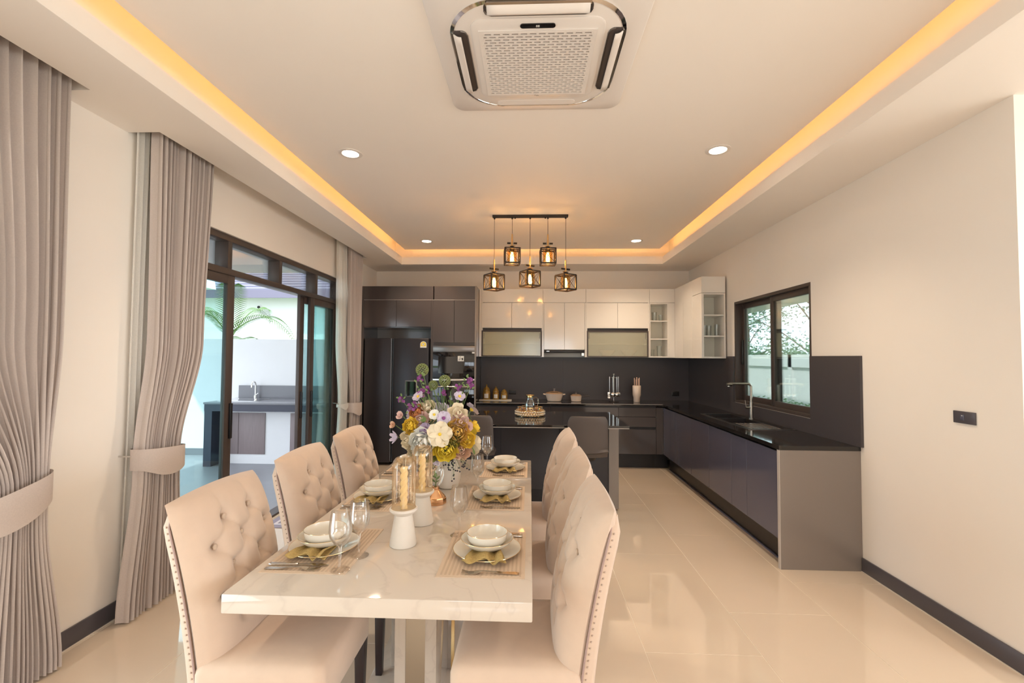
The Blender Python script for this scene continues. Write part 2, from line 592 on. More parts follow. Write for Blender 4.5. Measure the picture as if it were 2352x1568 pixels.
# ------------------------------------------------------------------ sliding door (door_1)
FX0, FX1 = XL - .13, XL - .02
y0, y1 = DOOR[0], DOOR[1]
b = MB()
b.box(FX0, y0, 2.40, FX1, y1, 2.45).box(FX0, y0, 0, FX1, y0 + .05, 2.45).box(FX0, y1 - .05, 0, FX1, y1, 2.45)
b.box(FX0, y0, 2.135, FX1, y1, 2.185).box(FX0, y0, 0, FX1, y1, .02)
door = struct(b.build('door_1', 'alu_brown', bevel=.003), 'brown aluminium sliding door with four transom panes, half open to the patio')
MY = (3.49, 4.22, 4.95)
for yy in MY:
    bx(FX0, yy - .025, 2.185, FX1, yy + .025, 2.40).build('mullion', 'alu_brown', door, bevel=.002)
ed = [y0 + .05] + [q for yy in MY for q in (yy - .025, yy + .025)] + [y1 - .05]
for i in range(4):
    bx(FX0 + .03, ed[2 * i], 2.185, FX0 + .036, ed[2 * i + 1], 2.40).build('transom_pane', 'glass_clear', door, smooth=0)


def sash(x, ya, yb, zb=.02, zt=2.135, hy=None):
    w = .085
    b = MB()
    b.box(x, ya, zb, x + .035, ya + w, zt).box(x, yb - w, zb, x + .035, yb, zt).box(x, ya + w, zb, x + .035, yb - w, zb + w).box(x, ya + w, zt - .07, x + .035, yb - w, zt)
    s = b.build('sash', 'alu_brown', door, bevel=.002)
    bx(x + .014, ya + w, zb + w, x + .02, yb - w, zt - .07).build('pane', 'glass_tint', s, smooth=0)
    if hy: bx(x + .035, hy - .012, .84, x + .055, hy + .012, 1.12).build('handle', 'alu_black', s, bevel=.004)


sash(FX0 + .065, 2.80, 3.57, hy=3.545)
sash(FX0 + .065, 4.85, 5.52, hy=4.885)
sash(FX0 + .02, 4.71, 5.45, hy=4.75)

# near window on the left wall (mostly hidden by the first curtain)
y0, y1 = NEARW[0], NEARW[1]
b = MB()
b.box(FX0, y0, 2.40, FX1, y1, 2.45).box(FX0, y0, 0, FX1, y0 + .05, 2.45).box(FX0, y1 - .05, 0, FX1, y1, 2.45).box(FX0, .8, 0, FX1, .86, 2.4).box(FX0, y0, 0, FX1, y1, .04)
w2 = struct(b.build('window_2', 'alu_brown', bevel=.003), 'tall brown framed window behind the nearest curtain')
bx(FX0 + .05, y0 + .05, .04, FX0 + .056, .8, 2.4).build('pane', 'glass_window', w2, smooth=0)
bx(FX0 + .05, .86, .04, FX0 + .056, y1 - .05, 2.4).build('pane', 'glass_window', w2, smooth=0)

# kitchen window (window_1)
a0, a1, z0, z1 = KWIN
b = MB()
wx0, wx1 = XR + .0, XR + .12
b.box(wx0, a0, z1 - .03, wx1, a1, z1).box(wx0, a0, z0, wx1, a1, z0 + .03).box(wx0, a0, z0 + .03, wx1, a0 + .028, z1 - .03).box(wx0, a1 - .028, z0 + .03, wx1, a1, z1 - .03)
w1 = struct(b.build('window_1', 'alu_brown', bevel=.002), 'brown framed sliding kitchen window above the sink')


def ksash(x, ya, yb, hy, za=1.03, zb=2.12):
    w = .055
    b = MB()
    b.box(x, ya, za, x + .03, ya + w, zb).box(x, yb - w, za, x + .03, yb, zb).box(x, ya + w, za, x + .03, yb - w, za + w).box(x, ya + w, zb - w, x + .03, yb - w, zb)
    s = b.build('sash', 'alu_brown', w1, bevel=.002)
    bx(x + .012, ya + w, za + w, x + .017, yb - w, zb - w).build('pane', 'glass_window', s, smooth=0)
    bx(x - .02, hy - .012, 1.43, x, hy + .012, 1.71).build('handle', 'alu_black', s, bevel=.004)


ksash(wx0 + .035, a0 + .028, 4.64, a0 + .045)
ksash(wx0 + .072, 4.56, a1 - .028, a1 - .06)

# ------------------------------------------------------------------ kitchen: tall units
YF, YU = 6.25, 6.55
KB = YB - .004


def slab(name, m_, parent, x0, x1, z0, z1, y=YF, t=.02, g=.0018):
    """cabinet front facing the camera (-y)"""
    return bx(x0 + g, y, z0 + g, x1 - g, y + t, z1 - g).build(name, m_, parent, bevel=.0012, seg=1)


t = thing('fridge_cabinet', 'dark grey tall cabinet surrounding the refrigerator with two doors above it', 'cabinet', (-1.855, YF, 0))
def loc(b, o):
    x, y, z = o.location
    return b.xf(Matrix.Translation((-x, -y, -z)))
P = t
loc(MB().box(-2.356, YF + .001, 0, -2.325, KB, 2.478).box(-1.378, YF + .001, 0, -1.357, KB, 2.478).box(-2.325, YF + .022, 1.90, -1.378, KB, 2.478), P).build('carcass', 'cab_dark', P)
for a in ((-2.325, -1.867, 1.912, 2.283), (-1.867, -1.378, 1.912, 2.283)):
    loc(bx(a[0] + .002, YF, a[2] + .002, a[1] - .002, YF + .02, a[3] - .002), P).build('door', 'cab_dark', P, bevel=.0012, seg=1)
loc(bx(-2.325, YF + .001, 2.289, -1.378, YF + .021, 2.478), P).build('top_panel', 'cab_dark', P, bevel=.001, seg=1)
loc(bx(-2.325, YF - .001, 2.284, -1.357, YF + .002, 2.288), P).build('edge_strip', 'cab_edge', P)
loc(bx(-2.325, KB - .02, 0, -1.378, KB, 1.90), P).build('back_panel', 'cab_taupe', P)

P = thing('refrigerator', 'black steel side-by-side refrigerator with a water dispenser and energy sticker', 'refrigerator', (-1.855, YF, 0))
loc(MB().box(-2.305, YF + .06, .03, -1.403, KB - .06, 1.75), P).build('body', 'fridge_steel', P, bevel=.006)
for sx in (-2.25, -1.46):
    for sy in (YF + .12, KB - .12):
        loc(MB().cyl((sx, sy, 0), (sx, sy, .03), .02), P).build('foot', 'black', P)
d1 = loc(bx(-2.305, YF - .012, .035, -1.925, YF + .055, 1.752), P).build('door', 'fridge_steel', P, bevel=.012, seg=3)
d2 = loc(bx(-1.897, YF - .012, .035, -1.403, YF + .055, 1.752), P).build('door', 'fridge_steel', P, bevel=.012, seg=3)
loc(bx(-1.924, YF + .015, .04, -1.898, YF + .05, 1.748), P).build('handle_recess', 'black', P)
loc(bx(-1.927, YF - .013, .06, -1.921, YF + .01, 1.745), P).build('handle_trim', 'steel_dark', P)
q = loc(bx(-1.73, YF - .0145, .94, -1.56, YF - .011, 1.17), P).build('dispenser', 'steel_dark', d2, bevel=.001)
loc(bx(-1.715, YF - .0165, .955, -1.575, YF - .0142, 1.155), P).build('dispenser_recess', 'black_glass', d2)
arch = [(-1.434, 1.622), (-1.434, 1.67)] + [(-1.478 + .044 * math.cos(a), 1.67 + .04 * math.sin(a)) for a in [PI * k / 10 for k in range(11)]] + [(-1.522, 1.622)]
loc(MB().poly(arch, 'y', YF - .0135, YF - .0118), P).build('energy_sticker', 'paper', d2, smooth=0)
arch2 = [(-1.478 + .037 * math.cos(a), 1.668 + .034 * math.sin(a)) for a in [PI * k / 10 for k in range(11)]] + [(-1.515, 1.642), (-1.441, 1.642)]
loc(MB().poly(arch2, 'y', YF - .0142, YF - .0134), P).build('sticker_print', 'sticker_yellow', d2, smooth=0)
ring = MB().poly([(-1.478 + .017 * math.cos(2 * PI * k / 16), 1.67 + .017 * math.sin(2 * PI * k / 16)) for k in range(16)], 'y', YF - .0149, YF - .0141)
loc(ring, P).build('sticker_disc', 'paper', d2, smooth=0)
text('sticker_digit', '5', .03, (-1.478 + 1.855, -.0153, 1.669), (PI / 2, 0, 0), 'print_black', d2)

P = thing('oven_cabinet', 'dark grey tall cabinet housing the built-in microwave and oven', 'cabinet', (-1.05, YF, 0))
for nm_, a in (('side_panel', (-1.356, YF + .001, 0, -1.338, KB, 2.478)), ('side_panel', (-.765, YF - .004, 0, -.745, KB, 2.478)), ('top_box', (-1.338, YF + .022, 1.66, -.765, KB, 2.478)), ('bottom_box', (-1.338, YF + .1, .1, -.765, KB, .69)), ('back_panel', (-1.338, KB - .02, .69, -.765, KB, 1.66))):
    loc(bx(*a), P).build(nm_, 'cab_dark', P)
loc(bx(-.767, YF - .006, 0, -.745, YF - .004, 2.478), P).build('edge_strip', 'cab_taupe', P)
for a in ((-1.352, -1.054), (-1.054, -.767)):
    loc(bx(a[0] + .002, YF, 1.695, a[1] - .002, YF + .02, 2.281), P).build('door', 'cab_dark', P, bevel=.0012, seg=1)
loc(bx(-1.352, YF + .001, 2.289, -.767, YF + .021, 2.478), P).build('top_panel', 'cab_dark', P, bevel=.001, seg=1)
loc(bx(-1.356, YF - .001, 2.284, -.745, YF + .002, 2.288), P).build('edge_strip', 'cab_edge', P)
loc(bx(-1.345, YF + .03, 1.654, -.767, YF + .05, 1.694), P).build('handle_gap', 'black', P)
for a in ((.205, .45), (.452, .688)):
    loc(bx(-1.352, YF, a[0], -.767, YF + .02, a[1] - .002), P).build('drawer', 'cab_dark', P, bevel=.0012, seg=1)
loc(bx(-1.352, YF + .08, 0, -.767, YF + .1, .2), P).build('plinth', 'plinth_black', P)

P = thing('microwave', 'built-in black glass microwave with steel top strip and white sticker', 'microwave', (-1.05, YF, 1.2))
loc(bx(-1.335, YF + .02, 1.203, -.768, YF + .4, 1.64), P).build('body', 'black', P)
loc(bx(-1.345, YF - .004, 1.566, -.767, YF + .018, 1.652), P).build('control_strip', 'steel_dark', P, bevel=.002)
dm = loc(bx(-1.345, YF - .004, 1.203, -.767, YF + .018, 1.563), P).build('door', 'black_glass', P, bevel=.002)
loc(bx(-1.27, YF - .0052, 1.27, -.92, YF - .0045, 1.50), P).build('window', 'black_glass', dm)
loc(bx(-.999, YF - .0065, 1.438, -.914, YF - .0042, 1.51), P).build('sticker', 'paper', dm, smooth=0)
b = MB()
for k in range(5):
    b.box(-.988 + .004 * k, YF - .0072, 1.452 + .011 * k, -.965 + .009 * (k % 3), YF - .0064, 1.457 + .011 * k)
b.box(-.945, YF - .0072, 1.452, -.925, YF - .0064, 1.485)
loc(b, P).build('sticker_print', 'print_black', dm, smooth=0)
loc(bx(-.803, YF - .0065, 1.546, -.768, YF - .0042, 1.566), P).build('label_tab', 'paper', dm, smooth=0)

P = thing('oven', 'built-in black glass oven below the microwave with a steel handle bar', 'oven', (-1.05, YF, .69))
loc(bx(-1.335, YF + .02, .695, -.768, YF + .5, 1.196), P).build('body', 'black', P)
dm = loc(bx(-1.345, YF - .004, .695, -.767, YF + .018, 1.165), P).build('door', 'black_glass', P, bevel=.002)
loc(bx(-1.345, YF - .006, 1.168, -.767, YF + .018, 1.196), P).build('trim', 'steel', P, bevel=.002)
loc(MB().cyl((-1.30, YF - .04, 1.09), (-.81, YF - .04, 1.09), .008).cyl((-1.27, YF - .04, 1.09), (-1.27, YF - .003, 1.09), .006).cyl((-.84, YF - .04, 1.09), (-.84, YF - .003, 1.09), .006), P).build('handle', 'steel', dm)

# ------------------------------------------------------------------ wall cabinets
def wall_unit(name, label, x0, x1, door_x, glass_door):
    P = thing(name, label, 'cabinet', ((x0 + x1) / 2, YU, 1.5))
    T = .018
    b = MB()
    b.box(x0, YU + .001, 1.505, x0 + T, KB - .02, 2.485).box(x1 - T, YU + .001, 1.505, x1, KB - .02, 2.485)
    b.box(x0 + T, YU + .022, 2.467, x1 - T, KB - .02, 2.485).box(x0 + T, KB - .035, 1.52, x1 - T, KB - .02, 2.467)
    b.box(x0 + T, YU + .022, 1.9, x1 - T, KB - .035, 1.915).box(x0 + T, YU + .022, 1.505, x1 - T, KB - .035, 1.522)
    loc(b, P).build('carcass', 'cab_white', P)
    loc(bx(x0 + T, YU + .05, 1.69, x1 - T, KB - .036, 1.704), P).build('shelf', 'cab_inner', P)
    loc(bx(x0 + T, KB - .04, 1.523, x1 - T, KB - .0355, 1.899), P).build('back_panel', 'cab_inner', P)
    for a, c in zip(door_x[:-1], door_x[1:]):
        loc(bx(a + .0015, YU, 1.920, c - .0015, YU + .02, 2.284), P).build('door', 'cab_white', P, bevel=.0015, seg=1)
    loc(bx(x0, YU, 2.289, x1, YU + .02, 2.485), P).build('top_panel', 'cab_white', P, bevel=.0012, seg=1)
    loc(bx(x0 + T, YU + .01, 1.884, x1 - T, YU + .022, 1.918), P).build('handle_gap', 'plinth_black', P)
    g0, g1 = glass_door
    fr = loc(MB().box(g0, YU, 1.508, g0 + .02, YU + .02, 1.884).box(g1 - .02, YU, 1.508, g1, YU + .02, 1.884).box(g0 + .02, YU, 1.864, g1 - .02, YU + .02, 1.884).box(g0 + .02, YU, 1.508, g1 - .02, YU + .02, 1.522), P).build('flap_door', 'alu_brown', P, bevel=.001, seg=1)
    loc(bx(g0 + .02, YU + .008, 1.522, g1 - .02, YU + .013, 1.864), P).build('pane', 'glass_frost', fr, smooth=0)
    for hx in (g0 + .026, g1 - .04):
        loc(bx(hx, YU + .015, 1.77, hx + .014, YU + .04, 1.85), P).build('hinge', 'alu_brown', fr)
    return P


PA = wall_unit('wall_cabinet', 'white wall cabinet with frosted flap beside the tall grey units', -.708, .180, (-.708, -.27, .169), (-.706, .166))
loc(bx(-.742, YU + .001, 1.505, -.709, KB - .02, 2.485), PA).build('filler_panel', 'cab_white', PA, bevel=.001, seg=1)
PB = wall_unit('wall_cabinet', 'white wall cabinet with frosted flap showing two bowls, right of the range hood', .796, 1.694, (.806, 1.247, 1.685), (.808, 1.683))

P = thing('wall_cabinet', 'white wall cabinet with two long doors above the range hood', 'cabinet', (.488, YU, 1.6))
loc(bx(.183, YU + .022, 1.63, .793, KB - .02, 2.485), P).build('carcass', 'cab_white', P)
for a in ((.196, .488), (.488, .778)):
    loc(bx(a[0] + .0015, YU, 1.61, a[1] - .0015, YU + .02, 2.284), P).build('door', 'cab_white', P, bevel=.0015, seg=1)
loc(bx(.183, YU, 2.289, .793, YU + .02, 2.485), P).build('top_panel', 'cab_white', P, bevel=.0012, seg=1)
for a in ((.182, .194), (.780, .794)):
    loc(bx(a[0], YU, 1.503, a[1], YU + .2, 2.284), P).build('side_strip', 'cab_white', P)

P = thing('range_hood', 'slim dark range hood under the long white doors', 'range hood', (.488, YU, 1.55))
loc(bx(.198, YU + .004, 1.565, .776, KB - .04, 1.607), P).build('body', 'plinth_black', P, bevel=.003)
loc(bx(.74, YU + .05, 1.525, .775, YU + .2, 1.5655), P).build('bracket', 'steel', P)
bx(-.255, .0025, .033, -.215, .0042, .041).build('badge', 'steel', P)

# open shelf unit on the back wall
P = thing('open_shelf', 'white open shelf unit with two shelves of glasses on the back wall', 'shelf', (1.83, YU, 1.5))
x0, x1 = 1.697, 1.967
loc(MB().box(x0, YU, 1.505, x0 + .012, KB - .02, 2.285).box(x1 - .02, YU, 1.505, x1, KB - .02, 2.285).box(x0 + .012, YU, 2.268, x1 - .02, KB - .02, 2.285).box(x0 + .012, YU, 1.505, x1 - .02, KB - .02, 1.523), P).build('carcass', 'cab_white', P)
loc(bx(x0 + .012, KB - .035, 1.523, x1 - .02, KB - .02, 2.268), P).build('back_panel', 'cab_inner', P)
for z in (1.76, 2.017):
    loc(bx(x0 + .012, YU + .004, z, x1 - .02, KB - .035, z + .016), P).build('shelf', 'cab_white', P, bevel=.001, seg=1)
loc(bx(x0, YU, 2.289, 2.053, YU + .02, 2.485), P).build('top_panel', 'cab_white', P, bevel=.001, seg=1)
loc(bx(x1 + .001, YU, 1.505, 2.053, YU + .02, 2.285), P).build('filler_panel', 'cab_white', P, bevel=.001, seg=1)

# corner unit along the right wall with an open end shelf facing the camera
P = thing('corner_cabinet', 'white corner wall cabinet ending in open shelves beside the window', 'cabinet', (2.2, 5.55, 1.5))
xw = XR - .022
loc(MB().box(2.055, 5.86, 1.50, xw, KB - .02, 2.485), P).build('carcass', 'cab_white', P)
loc(MB().box(2.055, 5.544, 1.50, 2.082, 5.86, 2.285).box(xw - .018, 5.544, 1.50, xw, 5.86, 2.285).box(2.082, 5.544, 1.50, xw - .018, 5.86, 1.52).box(2.082, 5.544, 2.268, xw - .018, 5.86, 2.285), P).build('end_frame', 'cab_white', P, bevel=.001, seg=1)
loc(bx(2.055, 5.544, 2.289, xw, 5.86, 2.485), P).build('top_panel', 'cab_white', P, bevel=.001, seg=1)
loc(bx(2.082, 5.84, 1.52, xw - .018, 5.859, 2.268), P).build('back_panel', 'cab_inner', P)
for z in (1.757, 2.011):
    loc(bx(2.083, 5.55, z, xw - .019, 5.84, z + .016), P).build('shelf', 'cab_white', P, bevel=.001, seg=1)
for a, c in ((5.864, 6.20), (6.203, 6.545)):
    loc(bx(2.0535, a, 1.502, 2.0552, c, 2.284), P).build('door', 'cab_white', P)

# glasses on the open shelves
def tumbler(label, loc_, r=.032, h=.11, group='glasses on the white open shelves'):
    o = MB().lathe([(r * .8, 0), (r * .82, .004), (r, h), (r - .002, h), (r * .8 - .002, .008), (.001, .008)], n=16, cap0=True).build('drinking_glass', 'glass_clear')
    o.location = loc_
    return tag(o, label, 'glass', group)


tumbler('clear tumbler on the top shelf of the back open unit, left of its pair', (1.80, 6.68, 2.0331), .036, .13)
tumbler('clear tumbler on the top shelf of the back open unit, right of its pair', (1.88, 6.64, 2.0331), .03, .09)
tumbler('tall clear glass on the bottom shelf of the back open unit', (1.85, 6.62, 1.5232), .035, .15)
tumbler('short clear glass on the bottom shelf of the back open unit', (1.77, 6.69, 1.5232), .03, .10)
tumbler('clear glass on the middle end shelf, nearest the room', (2.13, 5.66, 1.7732), .03, .13)
tumbler('clear glass on the middle end shelf, between two others', (2.20, 5.70, 1.7732), .03, .13)
tumbler('clear glass on the middle end shelf, nearest the wall', (2.27, 5.64, 1.7732), .03, .14)
for x, lab in ((1.12, 'cream bowl behind the frosted flap, left one'), (1.43, 'cream bowl behind the frosted flap, right one')):
    o = MB().lathe([(.05, 0), (.055, .006), (.11, .07), (.115, .085), (.108, .085), (.05, .012), (.001, .010)], n=24, cap0=True).build('bowl', 'porcelain')
    o.location = (x, 6.69, 1.5222)
    tag(o, lab, 'bowl', 'bowls in the frosted cabinet')

# ------------------------------------------------------------------ base cabinets
def base_unit(label, x0, x1, drawers):
    P = thing('base_cabinet', label, 'cabinet', ((x0 + x1) / 2, YF + .01, 0))
    loc(bx(x0 + .001, YF + .03, .195, x1 - .001, KB - .02, .843), P).build('carcass', 'plinth_black', P)
    for z0, z1 in drawers:
        loc(bx(x0 + .002, YF + .01, z0, x1 - .002, YF + .029, z1 - .003), P).build('drawer', 'cab_dark', P, bevel=.0012, seg=1)
    loc(bx(x0 + .001, YF + .10, 0, x1 - .001, YF + .12, .194), P).build('plinth', 'plinth_black', P)
    return P


DR = ((.2, .535), (.565, .70), (.703, .826))
base_unit('dark grey drawer unit under the counter next to the oven tower', -.742, .28, DR)
base_unit('dark grey drawer unit under the counter behind the island tray', .28, 1.20, DR)
pc = base_unit('dark grey drawer unit at the inner corner right of the island', 1.20, 1.705, DR)
loc(bx(1.707, YF + .01, .2, 1.80, YF + .029, .826), pc).build('filler_panel', 'cab_dark', pc, bevel=.001, seg=1)
loc(bx(1.706, YF + .10, 0, 1.88, YF + .12, .194), pc).build('plinth', 'plinth_black', pc)

XD = 1.80
run = [(3.40, 3.89, 'dark grey base cabinet next to the taupe end panel'), (3.89, 4.18, 'narrow dark grey base cabinet second from the taupe end panel'), (4.18, 4.69, 'dark grey base cabinet third from the taupe end panel'), (4.69, 5.20, 'dark grey base cabinet under the sink'), (5.20, 5.72, 'dark grey base cabinet left of the sink'), (5.72, 6.255, 'dark grey base cabinet at the inner corner of the right run')]
for y0, y1, lab in run:
    P = thing('base_cabinet', lab, 'cabinet', (XD, (y0 + y1) / 2, 0))
    sink_here = y0 > 3.95 and y1 < 5.5
    loc(bx(XD + .02, y0 + .001, .195, XR - .022, y1 - .001, .62 if sink_here else (.62 if y0 < 4.2 and y1 > 4.05 else .843)), P).build('carcass', 'plinth_black', P)
    loc(bx(XD, y0 + .0018, .2, XD + .019, y1 - .0018, .826), P).build('door', 'cab_sky_tint', P, bevel=.0012, seg=1)
    loc(bx(XD + .02, y0 + .001, .828, XD + .035, y1 - .001, .843), P).build('handle_channel', 'black', P)
    loc(bx(1.88, y0, 0, 1.90, y1, .194), P).build('plinth', 'plinth_black', P)
    loc(bx(1.868, y0, 0, 1.8795, y1, .012), P).build('plinth_seal', 'cab_sky_tint', P)
P = thing('end_panel', 'taupe end panel closing the right run of base cabinets', 'panel', (2.07, 3.37, 0))
loc(bx(1.793, 3.37, 0, XR - .002, 3.397, .844), P).build('panel', 'cab_taupe', P, bevel=.001, seg=1)
loc(bx(1.788, 3.3695, 0, 1.793, 3.397, .844), P).build('edge_strip', 'cab_edge', P)

# worktop with sink cut-out
SK = (1.915, 2.325, 4.10, 5.22)
b = MB()
b.box(-.743, YF - .012, .845, SK[0], KB - .001, .875).box(SK[0], SK[3], .845, XR - .001, KB - .001, .875)
b.box(1.787, 3.367, .845, SK[0], YF - .012, .875)
b.box(SK[0], 3.367, .845, XR - .001, SK[2], .875).box(SK[1], SK[2], .845, XR - .001, SK[3], .875)
P = thing('worktop', 'black polished stone worktop in an L along the back and right walls', 'worktop', (1.0, 6.5, .845))
loc(b, P).build('slab', 'black_stone', P)
loc(MB().box(-.743, YF - .0135, .868, 1.787, YF - .0118, .8735), P).build('edge_line', 'stone_edge', P)

P = thing('backsplash', 'dark grey backsplash panels on the back and right kitchen walls', 'backsplash', (1.0, 6.85, .875))
for a in ((-.743, .49), (.49, XR - .001)):
    loc(bx(a[0] + .0006, YB - .019, .8755, a[1] - .0006, YB - .0005, 1.503), P).build('panel', 'splash', P)
for a in ((3.337, 3.92, .8755, 1.524), (5.36, 5.543, .8755, 1.524), (5.543, 6.84, .8755, 1.499), (3.92, 5.36, .8755, .999)):
    loc(bx(XR - .02, a[0], a[2], XR - .0005, a[1], a[3]), P).build('panel', 'splash', P)

# sink
P = thing('kitchen_sink', 'black granite double sink with a ribbed drainboard set in the worktop', 'sink', (2.12, 4.66, .875))
b = MB()
sx0, sx1, sy0, sy1 = SK[0] + .003, SK[1] - .003, SK[2] + .003, SK[3] - .003
ZT = .879
def basin(b, xa, xb, ya, yb, zb):
    b.add([(xa, ya, ZT), (xb, ya, ZT), (xb, yb, ZT), (xa, yb, ZT), (xa + .02, ya + .02, zb), (xb - .02, ya + .02, zb), (xb - .02, yb - .02, zb), (xa + .02, yb - .02, zb)], [(0, 1, 5, 4), (1, 2, 6, 5), (2, 3, 7, 6), (3, 0, 4, 7), (4, 5, 6, 7)])
xs = [sx0, sx0 + .03, sx1 - .09, sx1]
ys = [sy0, 4.50, 4.83, 4.87, 5.19, sy1]
for i in range(3):
    for j in range(5):
        if i == 1 and j in (1, 3): basin(b, xs[i], xs[i + 1], ys[j], ys[j + 1], .70)
        else: b.add([(xs[i], ys[j], ZT), (xs[i + 1], ys[j], ZT), (xs[i + 1], ys[j + 1], ZT), (xs[i], ys[j + 1], ZT)], [(0, 1, 2, 3)])
b.add([(sx0, sy0, .846), (sx1, sy0, .846), (sx1, sy1, .846), (sx0, sy1, .846), (sx0, sy0, ZT), (sx1, sy0, ZT), (sx1, sy1, ZT), (sx0, sy1, ZT)], [(0, 1, 5, 4), (1, 2, 6, 5), (2, 3, 7, 6), (3, 0, 4, 7)])
loc(b, P).build('basin', 'plinth_black', P, smooth=0)
for k in range(7):
    loc(bx(sx0 + .05 + .04 * k, sy0 + .04, ZT, sx0 + .062 + .04 * k, 4.47, ZT + .003), P).build('drain_rib', 'cab_taupe', P)
for yy in (4.66, 5.03):
    loc(MB().cyl((2.08, yy, .7005), (2.08, yy, .706), .04), P).build('strainer', 'steel', P)
loc(MB().box(sx0 - .004, sy0 - .004, .8752, sx1 + .004, sy0 + .004, .8805).box(sx0 - .004, sy1 - .004, .8752, sx1 + .004, sy1 + .004, .8805).box(sx0 - .004, sy0, .8752, sx0 + .004, sy1, .8805).box(sx1 - .004, sy0, .8752, sx1 + .004, sy1, .8805), P).build('rim', 'steel_dark', P)

P = thing('kitchen_faucet', 'brushed steel kitchen faucet with a squared spout over the sink', 'faucet', (2.275, 4.80, .879))
MB().cyl((0, 0, 0), (0, 0, .012), .028, n=20).cyl((0, 0, .01), (0, 0, .17), .019, n=20).build('base', 'champagne_steel', P)
pa = [(0, 0, .15), (0, 0, .33)] + [(-.03 + .03 * math.cos(a), 0, .33 + .03 * math.sin(a)) for a in [PI / 2 * k / 6 for k in range(1, 7)]] + [(-.22, 0, .36)]
MB().tube(pa, .0135, 12).build('spout', 'champagne_steel', P)
MB().cyl((-.195, 0, .352), (-.245, 0, .352), .017).cyl((-.228, 0, .352), (-.228, 0, .330), .012).build('spray_head', 'champagne_steel', P)
MB().cyl((-.015, 0, .115), (-.055, 0, .115), .013).cyl((-.05, 0, .11), (-.06, 0, .19), .005).build('lever', 'champagne_steel', P)

# ------------------------------------------------------------------ island and stools
P = thing('kitchen_island', 'dark grey kitchen island cabinet with black plinth', 'island', (0, 4.9, 0))
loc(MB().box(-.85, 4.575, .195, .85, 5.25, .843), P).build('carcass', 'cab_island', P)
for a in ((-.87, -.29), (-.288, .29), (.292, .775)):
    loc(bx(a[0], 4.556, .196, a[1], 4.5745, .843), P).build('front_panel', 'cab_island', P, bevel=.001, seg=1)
loc(bx(.777, 4.545, .02, .873, 5.25, .843), P).build('side_panel', 'cab_taupe', P, bevel=.001, seg=1)
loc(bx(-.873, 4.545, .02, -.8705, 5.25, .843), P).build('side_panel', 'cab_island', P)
loc(bx(-.82, 4.64, 0, .775, 5.2, .194), P).build('plinth', 'plinth_black', P)
P = thing('island_worktop', 'black polished island top overhanging toward the dining table', 'worktop', (0, 4.77, .845))
loc(bx(-.91, 4.235, .847, .91, 5.30, .875), P).build('slab', 'black_stone', P, bevel=.001, seg=1)
loc(bx(-.91, 4.2335, .8475, .91, 4.2352, .853), P).build('edge_line', 'stone_edge', P)


def make_stool(x, label):
    P = thing('bar_stool', label, 'stool', (x, 4.20, 0), 0, 'bar stools at the island')
    # shell: rounded trapezoid back curving into the seat
    def shell(u, v):
        # u across -1..1, v from back top (0) to seat front (1)
        s = u * 2 - 1
        k = v
        if k < .6:
            q = k / .6
            z = .985 - .315 * q
            y = -.195 + .035 * q - .012 * (1 - q)
            hw = .168 + .012 * q
            r = 0
        else:
            q = (k - .6) / .4
            a = min(q / .35, 1) * PI / 2
            y = -.16 + .05 * math.sin(a) * (1 if q <= .35 else 1) + (max(q - .35, 0) / .65) * .30
            z = .67 - .05 * (1 - math.cos(a))
            hw = .18
        e = 1.0
        if k < .1: e = .86 + .14 * math.sin(k / .1 * PI / 2)
        if k > .93: e = 1 - .15 * ((k - .93) / .07) ** 2
        y += .03 * s * s * (1 if k < .6 else 0)
        z += (.012 * s * s if k >= .6 else 0)
        return (s * hw * e, y, z)
    b = MB().grid(shell, 16, 30)
    o = b.build('seat_shell', 'leather', P, smooth=60)
    md = o.modifiers.new('thick', 'SOLIDIFY')
    md.thickness = .032
    md.offset = 0
    mb = o.modifiers.new('round', 'BEVEL')
    mb.width = .011
    mb.segments = 3
    MB().cyl((0, 0, .02), (0, 0, .60), .024, n=16).build('column', 'steel_dark', P)
    MB().cyl((0, 0, .575), (0, 0, .608), .09, .1, n=20).build('seat_plate', 'alu_black', P)
    MB().lathe([(.205, 0), (.21, .008), (.19, .016), (.05, .028), (.03, .05)], n=32, cap0=True, cap1=True).build('base', 'steel_dark', P)
    MB().tube([(.022, .0, .28)] + [(.16 * math.sin(a), .02 + .17 * math.cos(a) - .02, .28) for a in [PI * (.5 - k / 12) for k in range(13)]] + [(-.022, 0, .28)], .009, 8).build('footrest', 'steel_dark', P)
    return P


make_stool(.505, 'dark leather bar stool with its back to the right-hand dining chairs')
make_stool(-.50, 'dark leather bar stool half hidden behind the flowers')

# tray with jug and cups on the island
TX, TY, TZ = 0.0, 4.91, .8755
P = thing('beaded_tray', 'round crystal-beaded tray on the black island top', 'tray', (TX, TY, TZ))
MB().lathe([(.145, .004), (.155, .006), (.155, .012), (.001, .012)], n=40, cap0=True).build('plate', 'crystal', P)
b = MB()
for row, zz in enumerate((.022, .046)):
    for k in range(34):
        a = 2 * PI * (k + .5 * row) / 34
        b.sphere((.153 * math.cos(a), .153 * math.sin(a), zz), .0125, 6, 4)
o = b.build('bead_band', 'crystal', P, smooth=0)
o['kind'] = 'stuff'
for zz in (.010, .034, .060):
    MB().tube([(.155 * math.cos(a), .155 * math.sin(a), zz) for a in [2 * PI * k / 36 for k in range(37)]], .0035, 6, False).build('ring', 'gold', P)
for k in range(4):
    a = PI / 4 + k * PI / 2
    MB().cyl((.12 * math.cos(a), .12 * math.sin(a), 0), (.12 * math.cos(a), .12 * math.sin(a), .006), .01).build('foot', 'gold', P)
CUPN = ('at its left rim', 'at its front left', 'at its front right', 'at its right rim', 'at its rear right', 'at its rear left')
